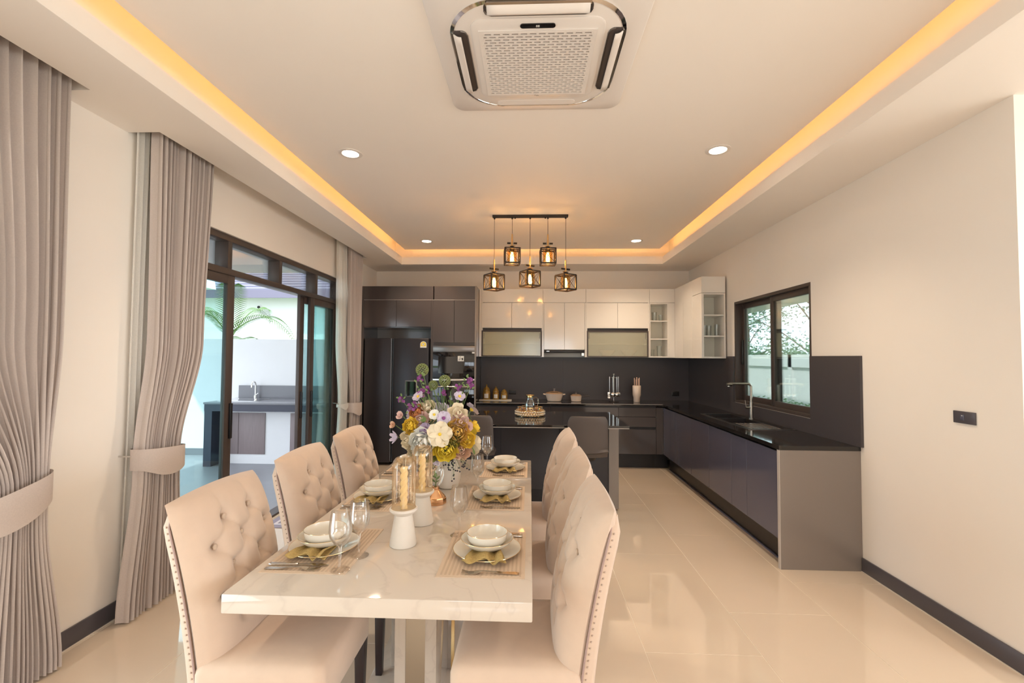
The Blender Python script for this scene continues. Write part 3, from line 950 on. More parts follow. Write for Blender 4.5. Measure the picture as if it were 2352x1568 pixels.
for k, a in enumerate((PI, PI * 1.28, PI * 1.72, 0, PI * .30, PI * .70)):
    cup = thing('tea_cup', 'small amber tinted glass cup on the beaded tray, ' + CUPN[k], 'cup', (TX + .112 * math.cos(a), TY + .112 * math.sin(a), TZ + .0122), 0, 'cups on the beaded tray')
    MB().lathe([(.020, 0), (.024, .002), (.027, .082), (.025, .082), (.021, .008), (.001, .008)], n=16, cap0=True).build('glass', 'glass_rose', cup)
    MB().tube([(.0262 * math.cos(q), .0262 * math.sin(q), .082) for q in [2 * PI * j / 20 for j in range(21)]], .0012, 5, False).build('rim', 'gold', cup)
P = thing('glass_jug', 'clear glass water jug with gold rim in the middle of the beaded tray', 'jug', (TX, TY, TZ + .0122))
MB().lathe([(.045, 0), (.055, .01), (.058, .09), (.054, .125), (.036, .155), (.034, .175), (.044, .205), (.042, .205), (.032, .175), (.034, .155), (.052, .122), (.056, .09), (.052, .012), (.001, .008)], n=28, cap0=True).build('body', 'glass_wine', P)
MB().tube([(.044 * math.cos(q), .044 * math.sin(q), .205) for q in [2 * PI * j / 28 for j in range(29)]], .004, 6, False).build('rim', 'gold', P)
MB().lathe([(.033, .178), (.036, .20), (.03, .212), (.001, .214)], n=20, cap0=True).build('lid', 'gold', P)
MB().tube([(.036, 0, .17), (.06, 0, .185), (.083, 0, .17), (.088, 0, .13), (.078, 0, .09), (.056, 0, .075)], .005, 8).build('handle', 'glass_amber', P)

# ------------------------------------------------------------------ things on the back counter
CZ = .8755
P = thing('serving_board', 'thin pale marble board under the three amber jars', 'board', (-.50, 6.60, CZ))
bx(-.235, -.07, 0, .235, .07, .012).build('board', 'porcelain', P, bevel=.003)
for x, h, r, lab in ((-.63, .215, .055, 'tallest amber glass jar with domed lid on the board'), (-.495, .185, .047, 'middle-sized amber glass jar with domed lid on the board'), (-.375, .148, .050, 'smallest amber glass jar with domed lid on the board')):
    P = thing('storage_jar', lab, 'jar', (x, 6.60, CZ + .0122), 0, 'amber jars on the board')
    hb = h * .58
    MB().lathe([(r * .92, 0), (r, .006), (r, hb * .85), (r * .8, hb), (r * .78, hb), (r * .9, hb * .82), (r * .9, .01), (.001, .01)], n=24, cap0=True).build('body', 'jar_gold', P)
    MB().lathe([(r * .95, hb), (r * .95, hb + .012), (r * .8, hb + .02), (r * .55, hb + .045), (r * .2, hb + .058), (r * .14, h - .02), (r * .22, h - .01), (.001, h)], n=24, cap0=True).build('lid', 'jar_gold', P)
    MB().grid(lambda u, v: ((r + .0012) * math.sin((u - .5) * 1.1), -(r + .0012) * math.cos((u - .5) * 1.1), .02 + v * hb * .5), 8, 1).build('paper_label', 'paper', P)

P = thing('casserole_pot', 'cream enamel casserole pot with glass lid and side handles', 'pot', (.345, 6.56, CZ))
MB().lathe([(.088, 0), (.098, .006), (.128, .10), (.130, .108), (.124, .108), (.092, .01), (.001, .01)], n=32, cap0=True).build('body', 'cream_enamel', P)
l = MB().lathe([(.122, .109), (.118, .118), (.08, .135), (.02, .143), (.001, .143)], n=32).build('lid', 'glass_amber', P)
MB().lathe([(.012, .142), (.010, .158), (.020, .166), (.018, .176), (.001, .178)], n=16).build('knob', 'steel_dark', l)
for s in (-1, 1):
    MB().tube([(s * .124, -.03, .092), (s * .15, -.025, .097), (s * .155, 0, .098), (s * .15, .025, .097), (s * .124, .03, .092)], .007, 8).build('handle', 'cream_enamel', P)

P = thing('saucepan', 'small cream enamel saucepan with glass lid and long dark handle', 'pan', (.655, 6.54, CZ))
MB().lathe([(.062, 0), (.07, .005), (.080, .075), (.082, .08), (.077, .08), (.065, .008), (.001, .008)], n=28, cap0=True).build('body', 'cream_enamel', P)
l = MB().lathe([(.076, .081), (.072, .09), (.05, .102), (.001, .108)], n=28).build('lid', 'glass_amber', P)
MB().lathe([(.009, .107), (.008, .12), (.015, .128), (.001, .134)], n=14).build('knob', 'steel_dark', l)
MB().tube([(.078, 0, .066), (.13, 0, .072), (.19, 0, .078)], [.009, .008, .009], 8).build('handle', 'leather', P)

P = thing('utensil_stand', 'chrome carousel stand for cooking utensils on the back counter', 'stand', (1.19, 6.55, CZ))
MB().lathe([(.07, 0), (.072, .006), (.05, .016), (.012, .024)], n=24, cap0=True, cap1=True).build('base', 'chrome', P)
MB().cyl((0, 0, .02), (0, 0, .375), .006, n=10).sphere((0, 0, .385), .014).build('pole', 'chrome', P)
MB().tube([(.05 * math.cos(a), .05 * math.sin(a), .34) for a in [2 * PI * k / 24 for k in range(25)]], .0035, 6, False).build('ring', 'chrome', P)
for k in range(3):
    a = 2 * PI * k / 3 + .4
    MB().cyl((0, 0, .34), (.05 * math.cos(a), .05 * math.sin(a), .34), .003).build('spoke', 'chrome', P)
UT = (('slotted_turner', 'chrome slotted turner hanging at the left of the utensil stand', -.062, -.02), ('soup_ladle', 'chrome soup ladle hanging at the front of the utensil stand', -.022, -.058), ('serving_spoon', 'chrome serving spoon hanging at the front right of the utensil stand', .034, -.05), ('skimmer', 'chrome skimmer hanging at the right of the utensil stand', .064, -.005))
for nm, lab, dx, dy in UT:
    P = thing(nm, lab, 'utensil', (1.19 + dx, 6.55 + dy, CZ + .03), 0, 'utensils on the carousel')
    MB().tube([(0, 0, .10), (0, 0, .20), (0, 0, .325)], [.0045, .006, .008], 10).build('handle', 'chrome', P)
    if nm == 'slotted_turner':
        h = MB().grid(lambda u, v: ((u - .5) * .062, -.004 * math.cos((u - .5) * 3), .02 + .085 * v), 6, 4).build('blade', 'chrome', P)
        for k in range(3): bx(-.018 + .013 * k, -.0055, .035, -.012 + .013 * k, -.0045, .085).build('slot', 'black', P)
    else:
        MB().sphere((0, -.004, .075), .033, 14, 8, (1, .45, 1)).build('bowl', 'chrome', P)

P = thing('knife_block', 'blush rounded knife holder on the back counter', 'knife block', (1.515, 6.56, CZ))
MB().lathe([(.042, 0), (.045, .004), (.047, .06), (.058, .10), (.059, .225), (.055, .232), (.001, .232)], n=28, cap0=True).build('body', 'cream_enamel', P)
for k, (dx, dy, hh) in enumerate(((-.034, -.01, .105), (-.012, -.022, .085), (.004, .012, .115), (.020, -.02, .098), (.036, 0, .110))):
    o = MB().box(-.006, -.009, 0, .006, .009, hh).build('knife', 'blush', bevel=.003)
    o.location = (1.515 + dx, 6.56 + dy, CZ + .2325)
    tag(o, ('leftmost', 'second from left', 'middle', 'second from right', 'rightmost')[k] + ' blush knife handle in the rounded knife holder', 'knife', 'knives in the blush holder')

for x, lab in ((-.265, 'dark socket plate on the backsplash behind the amber jars'), (2.145, 'dark socket plate on the backsplash near the corner')):
    P = thing('wall_socket', lab, 'socket', (x, YB - .0192, .975))
    bx(-.055, -.007, -.034, .055, 0, .034).build('plate', 'plinth_black', P, bevel=.002)
    for s in (-.025, .025):
        bx(s - .016, -.0085, -.016, s + .016, -.0068, .016).build('outlet', 'black', P)

P = thing('light_switch', 'dark rectangular light switch plate on the right wall', 'switch', (XR - .0005, 2.578, 1.187))
bx(-.009, -.062, -.033, 0, .062, .033).build('plate', 'skirting', P, bevel=.002)
bx(-.012, -.004, -.016, -.0088, .018, .016).build('rocker', 'cab_sky_tint', P, bevel=.001)
bx(-.0128, .003, .008, -.0118, .010, .011).build('indicator', 'paper', P)

# ------------------------------------------------------------------ ceiling: air conditioner, downlights, pendant
AX, AY, AZ = .026, 2.205, ZC
P = thing('air_conditioner', 'white ceiling cassette air conditioner with square grille and open louvres', 'air conditioner', (AX, AY, AZ))
SZ = .97
MB().loft([rrect(SZ, SZ, .07, 0), rrect(SZ, SZ, .07, -.012), rrect(SZ - .012, SZ - .012, .066, -.018), rrect(.86, .86, .20, -.030), rrect(.80, .80, .17, -.034)]).build('panel', 'pvc_white', P, smooth=50)
Z0 = -.034
# chrome ring following the rounded square
ringp = rrect(.79, .79, .22, Z0 - .001, n=10)
MB().loft([[(p[0] * s, p[1] * s, Z0 + dz) for p in ringp] for s, dz in ((1.0, .002), (1.008, -.005), (.972, -.009), (.962, .002))], False, False).build('ring', 'chrome', P, smooth=60)
MB().loft([rrect(.765, .765, .21, Z0 + .001, n=10), rrect(.765, .765, .21, Z0 - .005, n=10), rrect(.745, .745, .20, Z0 - .009, n=10)]).build('inner_panel', 'pvc_white', P, smooth=50)
ZI = Z0 - .009
MB().loft([rrect(.60, .60, .06, ZI + .001), rrect(.60, .60, .06, ZI - .004), rrect(.585, .585, .055, ZI - .008)]).build('grille_door', 'pvc_white', P, smooth=50)
ZG = ZI - .008
bx(-.245, -.225, ZG - .001, .245, .245, ZG + .0005).build('grille_backing', 'grille_gap', P, smooth=0)
b = MB()
rows, cols = 26, 12
hx, y0g, y1g = .245, -.225, .245
rh = (y1g - y0g) / rows
cw = 2 * hx / cols
for r in range(rows + 1):
    y = y0g + r * rh
    b.box(-hx, y - .0042, ZG - .006, hx, y + .0042, ZG - .001)
for r in range(rows):
    for c in range(cols + 1):
        x = -hx + cw * (c + (.5 if r % 2 else 0))
        if x < hx + .001: b.box(x - .006, y0g + r * rh + .004, ZG - .006, x + .006, y0g + (r + 1) * rh - .004, ZG - .001)
b.box(-hx - .02, y0g - .012, ZG - .005, -hx, y1g + .012, ZG).box(hx, y0g - .012, ZG - .005, hx + .02, y1g + .012, ZG).box(-hx, y1g, ZG - .005, hx, y1g + .012, ZG).box(-hx, y0g - .012, ZG - .005, hx, y0g, ZG)
b.build('grille', 'pvc_white', P, smooth=0)
# display pill (camera side)
b = MB().loft([rrect(.155, .026, .0125, ZG + .001, 0, -.262), rrect(.155, .026, .0125, ZG - .004, 0, -.262)])
dsp = b.build('display', 'black_glass', P)
text('display_digits', '88', .017, (0, -.262, ZG - .0043), (PI, 0, 0), 'paper', dsp)
text('badge', 'TCL', .016, (0, .268, ZG - .0006), (PI, 0, 0), 'steel_dark', P)
# louvre slots on four sides
def louvre(ang, open_):
    M = Matrix.Rotation(ang, 4, 'Z')
    L, yy = .46, -.352
    if not open_:
        MB().loft([rrect(L - .02, .046, .02, ZI + .002, 0, yy), rrect(L - .02, .046, .02, ZI - .002, 0, yy)]).xf(M).build('closed_vane', 'pvc_white', P, smooth=50)
        return
    s = MB().loft([rrect(L, .066, .026, ZI + .002, 0, yy), rrect(L, .066, .026, ZI - .0012, 0, yy)]).xf(M).build('louvre_slot', 'leather', P, smooth=50)
    def vane(u, v):
        w = .052
        return ((u - .5) * (L - .03), yy - .034 + w * v * .80, ZI - .002 - w * v * .42 - .006 * math.sin(v * PI))
    o = MB().grid(vane, 10, 6).xf(M).build('vane', 'pvc_white', s, smooth=60)
    md = o.modifiers.new('thick', 'SOLIDIFY')
    md.thickness = .004
    def lip(u, v):
        return ((u - .5) * (L - .02), yy - .040 + .016 * v, ZI - .004 - .004 * v)
    MB().grid(lip, 10, 2).xf(M).build('slot_lip', 'champagne_steel', s, smooth=60)
    MB().tube([tuple(M @ Vector(p)) for p in ((-L / 2 + .002, yy + .006, ZI - .003), (-L / 2 + .008, yy + .024, ZI - .003), (-L / 2 + .03, yy + .034, ZI - .003), (L / 2 - .03, yy + .034, ZI - .003), (L / 2 - .008, yy + .024, ZI - .003), (L / 2 - .002, yy + .006, ZI - .003))], .0035, 6).build('slot_trim', 'steel_dark', s)


louvre(0, True)
louvre(PI / 2, True)
louvre(-PI / 2, True)
louvre(PI, False)

DL = ((-1.338, 3.27, 'round recessed downlight nearer the camera on the left of the tray ceiling'), (1.343, 3.285, 'round recessed downlight nearer the camera on the right of the tray ceiling'), (-1.354, 5.82, 'round recessed downlight at the far left corner of the tray ceiling'), (1.348, 5.84, 'round recessed downlight at the far right corner of the tray ceiling'))
for x, y, lab in DL:
    P = thing('downlight', lab, 'downlight', (x, y, ZC), 0, 'recessed downlights in the tray ceiling')
    MB().lathe([(.085, 0), (.085, -.004), (.078, -.007), (.060, -.006), (.058, -.001)], n=32).build('trim_ring', 'pvc_white', P)
    MB().lathe([(.058, -.001), (.050, -.004), (.001, -.0045)], n=32, cap1=True).build('lens', 'lamp_glow', P)
    light('downlight_beam', 'SPOT', (x, y, ZC - .03), 40, (1.0, .79, .57), aim=(0, 0, -1), spot_size=2.0, spot_blend=1.0, shadow_soft_size=.06)
for x, y in ((-1.34, -.6), (1.34, -.6)):
    light('downlight_beam', 'SPOT', (x, y, ZC - .03), 40, (1.0, .79, .57), aim=(0, 0, -1), spot_size=2.0, spot_blend=1.0, shadow_soft_size=.06)

PY = 4.77
P = thing('pendant_light', 'black bar pendant with five small cage lanterns at two heights above the island', 'pendant light', (-.008, PY, ZC))
bx(-.399, -.025, -.024, .399, .025, 0).build('ceiling_bar', 'lamp_black', P, bevel=.002)
for s in (-.16, .16): MB().cyl((s, 0, -.024), (s, 0, -.036), .008).build('screw', 'lamp_black', P)
LANT = ((-.378, 2.288, .62), (-.190, 2.560, .12), (0, 2.323, .55), (.187, 2.555, .05), (.374, 2.284, .58))
for x, zc, rot in LANT:
    z = zc - ZC
    h = .077
    MB().cyl((x, 0, -.02), (x, 0, z + h + .155), .0022, n=6).build('cord', 'lamp_black', P)
    MB().cyl((x, 0, -.024), (x, 0, -.04), .009).build('cord_grip', 'lamp_black', P)
    M = Matrix.Translation((x, 0, z)) @ Matrix.Rotation(rot, 4, 'Z')
    b = MB()
    r = .0065
    for sx in (-1, 1):
        for sy in (-1, 1):
            b.box(sx * h - r, sy * h - r, -h, sx * h + r, sy * h + r, h)
        for zz in (-h, h):
            b.box(sx * h - r, -h, zz - r, sx * h + r, h, zz + r)
            b.box(-h, sx * h - r, zz - r, h, sx * h + r, zz + r)
    b.box(-h, -.012, h - .004, h, .012, h + .004).box(-.012, -h, h - .004, .012, h, h + .004)
    c = b.xf(M).build('cage', 'lamp_black', P, smooth=0)
    b = MB()
    for ang in range(4):
        R = Matrix.Rotation(ang * PI / 2, 4, 'Z')
        for p, q in (((-h, h, -h), (h, h, h)), ((h, h, -h), (-h, h, h))):
            b.tube([tuple(R @ Vector(p)), tuple(R @ Vector(q))], .0022, 5)
    b.xf(M).build('cross_wires', 'lamp_black', c)
    MB().lathe([(.048, -.07), (.05, -.06), (.05, .055), (.044, .068)], n=20).xf(M).build('glass_shade', 'glass_lamp', c)
    MB().lathe([(.001, -.055), (.014, -.048), (.021, -.02), (.019, .01), (.011, .04), (.010, .05)], n=14).xf(M).build('bulb', 'bulb_glow', c)
    MB().lathe([(.022, .045), (.026, .05), (.026, .1), (.018, .112)], n=16, cap0=True, cap1=True).xf(M).build('socket', 'lamp_black', c)
    MB().cyl((0, 0, .112), (0, 0, .24), .011, .007, n=12).cyl((-.035, 0, .113), (.035, 0, .113), .005).xf(M).build('stem', 'brass', c)
    for s_ in (-1, 1): MB().cyl((s_ * .016, 0, .142), (s_ * .052, 0, .142), .010).xf(M).build('wing_knob', 'lamp_black', c)
    light('pendant_glow', 'POINT', (-.008 + x, PY, zc - .02), 8.5, (1.0, .64, .30), shadow_soft_size=.025)

# ------------------------------------------------------------------ dining table
TXC, TYC, TZT = -.4725, 2.35, .76
P = thing('dining_table', 'glossy cream marble dining table on a marble and steel pedestal', 'table', (TXC, TYC, 0))
bx(-.4825, -.95, .70, .4825, .95, .76).build('tabletop', 'marble', P, bevel=.004, seg=2)
bx(-.185, -.15, .02, .185, .35, .70).build('pedestal', 'marble', P, bevel=.003)
bx(-.088, -.43, .02, -.042, -.15, .70).build('fin', 'marble', P, bevel=.002)
bx(.040, -.43, .02, .088, -.15, .70).build('fin', 'marble', P, bevel=.002)
bx(-.042, -.425, .02, .040, -.15, .70).build('steel_strip', 'champagne_steel', P)
bx(.105, -.165, .02, .12, -.15, .70).build('gold_strip', 'gold', P)
bx(-.26, -.50, 0, .26, .50, .02).build('base_plate', 'marble', P, bevel=.003)

# ------------------------------------------------------------------ dining chairs
def make_chair():
    P = thing('dining_chair', 'tufted chair', 'chair', (0, 0, 0), 0, 'tufted dining chairs around the table')
    ZB, ZTOP = .395, 1.007
    rowsB = [(.918, (-.072, .072)), (.838, (-.145, 0, .145)), (.755, (-.072, .072)), (.672, (-.145, 0, .145)), (.59, (-.072, .072))]
    pts = [(y, z) for z, ys in rowsB for y in ys]
    segs = []
    for i in range(len(rowsB) - 1):
        for ya in rowsB[i][1]:
            for yb in rowsB[i + 1][1]:
                if abs(ya - yb) < .09: segs.append((ya, rowsB[i][0], yb, rowsB[i + 1][0]))
    for z, ys in rowsB:
        if len(ys) == 3:
            segs.append((-.145, z, -.26, z + .01))
            segs.append((.145, z, .26, z + .01))
    for y in (-.072, .072): segs.append((y, .918, y * 1.05, 1.03))

    def sd(y, z, s):
        ax, az, bx_, bz = s
        dx, dz = bx_ - ax, bz - az
        t = max(0, min(1, ((y - ax) * dx + (z - az) * dz) / (dx * dx + dz * dz)))
        return math.hypot(y - ax - t * dx, z - az - t * dz)

    def spine(t):
        return -.196 - .062 * t - .060 * t ** 2.2

    def halfw(t):
        return .215 + .022 * t

    def front(u, v):
        s = u * 2 - 1
        z = ZB + (ZTOP - ZB + .016 * (1 - s * s)) * v
        y = s * halfw(v)
        p = max(0, 1 - abs(s) ** 4.5) ** .5
        q = max(0, 1 - abs(2 * v - 1) ** 8) ** .5
        th = .070 + .022 * math.sin(PI * min(1, v * 1.05))
        d = 0
        for (py, pz) in pts:
            r2 = (y - py) ** 2 + (z - pz) ** 2
            if r2 < .006: d += .030 * math.exp(-r2 / (2 * .019 ** 2))
        if z > .5:
            m_ = min(sd(y, z, s_) for s_ in segs)
            d += .0085 * math.exp(-m_ / .0065)
        return (spine(v) + th * p * q - min(d, .040) * p * q, y, z)

    def back(u, v):
        s = u * 2 - 1
        z = ZB + (ZTOP - ZB + .016 * (1 - s * s)) * v
        p = max(0, 1 - abs(s) ** 7) ** .5
        q = max(0, 1 - abs(2 * v - 1) ** 9) ** .5
        return (spine(v) - .034 * p * q, s * halfw(v), z)
    b = MB().grid(front, 60, 80)
    b.grid(back, 20, 26, flip=True)
    br = b.build('backrest', 'velvet', P, smooth=75)
    for (py, pz) in pts:
        v = (pz - ZB) / (ZTOP - ZB)
        MB().sphere((spine(v) + .070 + .020 - .028, py, pz), .0105, 10, 6, (.6, 1, 1)).build('button', 'velvet_button', br)
    # outer back shell, narrower, behind the cushion
    prof = []
    for k in range(15):
        v = k / 14
        prof.append((spine(v * .96) - .012, ZB - .06 + (ZTOP - .03 - ZB + .06) * v, halfw(v) - .006 - .03 * max(0, (v - .9) / .1) ** 2))
    loops = []
    for x, z, hw in prof:
        tk = (.042 - .012 * (z - .4)) * (1 - .45 * max(0, (z - .9) / .07) ** 2)
        loops.append([(x, -hw, z), (x, hw, z), (x - tk * .6, hw - .002, z), (x - tk, hw - .02, z), (x - tk, -hw + .02, z), (x - tk * .6, -hw + .002, z)])
    sh = MB().loft(loops).build('outer_back', 'velvet', P, smooth=50)
    for s in (-1, 1):
        MB().tube([(x + .004, s * (hw + .003), z) for x, z, hw in prof[1:]], .0032, 6).build('piping', 'piping', sh)
    b = MB()
    for s in (-1, 1):
        for k in range(30):
            f = k / 29 * 13
            i = int(f)
            i = min(i, 12)
            g = f - i
            x = prof[i][0] * (1 - g) + prof[i + 1][0] * g
            z = prof[i][1] * (1 - g) + prof[i + 1][1] * g
            hw = prof[i][2] * (1 - g) + prof[i + 1][2] * g
            b.sphere((x - .009, s * (hw + .0000), z), .0034, 6, 4)
    nh = b.build('nailhead_trim', 'nailhead', sh)
    nh['kind'] = 'stuff'
    # seat
    b = MB()
    lp = []
    for z, ins in ((.345, .004), (.35, 0), (.455, 0), (.478, .006), (.492, .022), (.499, .06), (.502, .12)):
        lp.append(rrect(.44 - 2 * ins, .455 - 2 * ins, max(.012, .035 - ins * .1), z, -.005, 0, n=5))
    b.loft(lp)
    b.build('seat', 'velvet', P, smooth=50)
    for sx, sy in ((.185, .195), (.185, -.195), (-.19, .19), (-.19, -.19)):
        lean = -.05 if sx < 0 else 0
        w0, w1 = .021, .014
        MB().loft([[(sx + lean + a * w1, sy + c * w1, 0) for a, c in ((-1, -1), (1, -1), (1, 1), (-1, 1))], [(sx + a * w0, sy + c * w0, .346) for a, c in ((-1, -1), (1, -1), (1, 1), (-1, 1))]]).build('leg', 'dark_wood', P, bevel=.002)
    return P


chair = make_chair()
CH = [(-.878, 1.70, 0.0, 'beige tufted dining chair nearest the camera on the curtain side'), (-.882, 2.345, 0.0, 'beige tufted dining chair in the middle of the curtain side'), (-.892, 3.005, 0.0, 'beige tufted dining chair farthest on the curtain side, beside the refrigerator'), (-.045, 1.73, PI, 'beige tufted dining chair nearest the camera on the kitchen counter side'), (-.045, 2.34, PI, 'beige tufted dining chair in the middle of the kitchen counter side'), (-.045, 3.02, PI, 'beige tufted dining chair farthest on the kitchen counter side, by the stool')]
for i, (x, y, rz, lab) in enumerate(CH):
    o = chair if i == 0 else copy_tree(chair)
    o.location = (x, y, 0)
    o.rotation_euler = (0, 0, rz)
    o['label'] = lab

# ------------------------------------------------------------------ table setting
WHERE = {('R', 0): 'at the near right place', ('R', 1): 'at the middle right place', ('R', 2): 'at the far right place', ('L', 0): 'at the near left place', ('L', 1): 'at the middle left place', ('L', 2): 'at the far left place'}
TT = .7603


def put(root, first, lab, loc_, rz=0):
    o = root if first else copy_tree(root)
    o.location = loc_
    o.rotation_euler = (0, 0, rz)
    o['label'] = lab
    return o


def lathe_rim(P, prof, m_, rim_r, rim_z, n=40, rr=.0009):
    b = MB().lathe(prof, n=n, cap0=True).build('body', m_, P)
    MB().tube([(rim_r * math.cos(a), rim_r * math.sin(a), rim_z) for a in [2 * PI * k / n for k in range(n + 1)]], rr, 5, False).build('gold_rim', 'gold', P)


# prototypes
mat_o = thing('placemat', 'mat', 'placemat', group='striped placemats on the table')
bx(-.15, -.205, 0, .15, .205, .0022).build('weave', 'mat_weave', mat_o)
b = MB()
for k in range(20):
    x = -.134 + .0141 * k
    b.box(x - .0032, -.19, .0022, x + .0032, .19, .003)
b.build('stripes', 'mat_rib', mat_o, smooth=0)
plate_o = thing('dinner_plate', 'plate', 'plate', group='gold-rimmed dinner plates')
lathe_rim(plate_o, [(.07, 0), (.085, .003), (.12, .014), (.128, .017), (.127, .0185), (.118, .0165), (.085, .0075), (.07, .006), (.001, .006)], 'porcelain', .1277, .0178, 48)
wide_o = thing('wide_bowl', 'bowl', 'bowl', group='wide bowls on the plates')
lathe_rim(wide_o, [(.045, 0), (.05, .001), (.075, .010), (.094, .027), (.1, .036), (.0975, .036), (.09, .026), (.07, .012), (.04, .006), (.001, .006)], 'porcelain', .0988, .036, 44)
small_o = thing('small_bowl', 'bowl', 'bowl', group='small bowls stacked on top')
lathe_rim(small_o, [(.035, 0), (.04, .001), (.062, .010), (.074, .026), (.0775, .050), (.0752, .050), (.070, .028), (.058, .013), (.03, .006), (.001, .006)], 'porcelain', .0764, .050, 40)
nap_o = thing('napkin', 'napkin', 'napkin', group='mustard woven napkins')


def nap(u, v):
    s = u * 2 - 1
    y = .02 - .150 * v + .010 * math.cos(s * 3.1) * v
    hang = max(0, v - .80) / .20
    z = .009 + .016 * min(1, v * 1.5) + (.0085 * math.cos(s * PI * 1.9 + .4) + .003 * math.sin(s * 9)) * min(1, v * 1.3) - .006 * hang
    return (s * (.045 + .024 * v), y, z)


o = MB().grid(nap, 24, 12).build('cloth', 'napkin', nap_o, smooth=80)
md = o.modifiers.new('thick', 'SOLIDIFY')
md.thickness = .0025
md.offset = 1


def nap2(u, v):
    s = u * 2 - 1
    y = .02 - .138 * v + .008 * math.sin(s * 4) * v
    z = .0085 + .0085 * min(1, v * 1.6) + .0045 * math.cos(s * PI * 1.1 + .3) * v
    return (s * (.046 + .034 * v), y, z)


o = MB().grid(nap2, 20, 10).build('lower_fold', 'napkin', nap_o, smooth=80)
md = o.modifiers.new('thick', 'SOLIDIFY')
md.thickness = .002
md.offset = 1


def strip(b, pts, th):
    """pts: (x, half-width, z) ; closed thin blade"""
    lo = [[(x, -w, z), (x, w, z), (x, w, z + th), (x, -w, z + th)] for x, w, z in pts]
    b.loft(lo)


fork_o = thing('fork', 'fork', 'fork', group='forks on the placemats')
b = MB()
strip(b, [(0, .006, 0), (.01, .009, .0005), (.05, .0075, .001), (.10, .0035, .006), (.125, .004, .007), (.14, .010, .004), (.152, .0125, .0015)], .0026)
for k in range(4):
    y = -.0095 + .0063 * k
    b2 = MB()
    strip(b2, [(.150, .0022, .0015), (.172, .0018, .0005), (.195, .001, .006)], .002)
    b2.xf(Matrix.Translation((0, y, 0)))
    b.add(b2.v, b2.f)
b.build('body', 'champagne_steel', fork_o, smooth=60)
knife_o = thing('table_knife', 'knife', 'knife', group='knives on the placemats')
b = MB()
strip(b, [(0, .007, 0), (.012, .0085, 0), (.09, .0065, .001), (.105, .005, .001)], .007)
b.build('handle', 'steel', knife_o, bevel=.002)
b = MB()
strip(b, [(.104, .0055, .003), (.13, .0095, .003), (.185, .009, .003), (.215, .0015, .003)], .0014)
b.build('blade', 'steel', knife_o, smooth=60)
spoon_o = thing('spoon', 'spoon', 'spoon', group='spoons on the placemats')
b = MB()
strip(b, [(0, .006, 0), (.01, .0085, .0005), (.05, .007, .001), (.10, .0033, .006), (.13, .0035, .004)], .0024)
b.build('handle', 'champagne_steel', spoon_o, smooth=60)
MB().grid(lambda u, v: (.126 + .056 * v, (u * 2 - 1) * .019 * math.sin(PI * (.08 + .87 * v)) ** .7, .006 - .005 * math.sin(PI * v) * (1 - (u * 2 - 1) ** 2)), 8, 12).build('bowl', 'champagne_steel', spoon_o, smooth=80)
wine_o = thing('wine_glass', 'glass', 'wine glass', group='wine glasses on the table')
MB().lathe([(.036, 0), (.036, .0015), (.012, .006), (.0045, .012), (.004, .03), (.0042, .072), (.008, .082), (.022, .092), (.035, .112), (.0395, .135), (.037, .165), (.032, .203), (.0308, .203), (.0358, .165), (.0382, .135), (.034, .114), (.02, .095), (.001, .088)], n=28, cap0=True).build('bowl', 'glass_wine', wine_o, smooth=50)

SET = [('R', 0, -.160, 1.745), ('R', 1, -.172, 2.42), ('R', 2, -.160, 3.02), ('L', 0, -.785, 1.745), ('L', 1, -.785, 2.37), ('L', 2, -.785, 3.02)]
for i, (sd_, k, px, py) in enumerate(SET):
    w = WHERE[(sd_, k)]
    f = i == 0
    put(mat_o, f, 'beige striped placemat ' + w, (px + (-.005 if sd_ == 'R' else .012), py, TT))
    zt = TT + .0031
    put(plate_o, f, 'cream dinner plate with gold rim ' + w, (px, py, zt))
    put(nap_o, f, 'mustard burlap napkin spilling from under the bowls ' + w, (px, py, zt), 0 if sd_ == 'R' else -.15)
    put(wide_o, f, 'wide cream bowl on the plate ' + w, (px, py, zt + .0195))
    put(small_o, f, 'small cream bowl stacked on the wide bowl ' + w, (px, py, zt + .0195 + .0062))
    if sd_ == 'R':
        put(fork_o, f, 'fork lying in front of the plate ' + w, (px + .125, py - .172, zt), PI + .02)
        put(knife_o, f, 'table knife beyond the plate ' + w, (px + .132, py + .148, zt), PI)
        put(spoon_o, f, 'spoon beyond the plate ' + w, (px + .118, py + .176, zt), PI)
    else:
        put(fork_o, f, 'fork lying in front of the plate ' + w, (px - .13, py - .178, zt), 0)
        put(knife_o, f, 'table knife lying in front of the plate ' + w, (px - .132, py - .148, zt), 0)
        put(spoon_o, f, 'spoon beyond the plate ' + w, (px - .12, py + .165, zt), 0)
GL = [(-.292, 1.905, 'wine glass by the near right bowls'), (-.287, 2.515, 'wine glass by the middle right bowls'), (-.289, 3.10, 'wine glass by the far right bowls, in front of the dark stool'), (-.655, 1.575, 'wine glass nearest the camera, by the near left cutlery'), (-.632, 1.69, 'wine glass just behind the nearest one by the near left bowls'), (-.622, 2.21, 'wine glass in front of the middle left bowls, behind the candle'), (-.64, 2.42, 'wine glass beside the middle left bowls'), (-.66, 3.08, 'wine glass at the far left place')]
for i, (x, y, lab) in enumerate(GL): put(wine_o, i == 0, lab, (x, y, TT if i not in (3,) else TT))

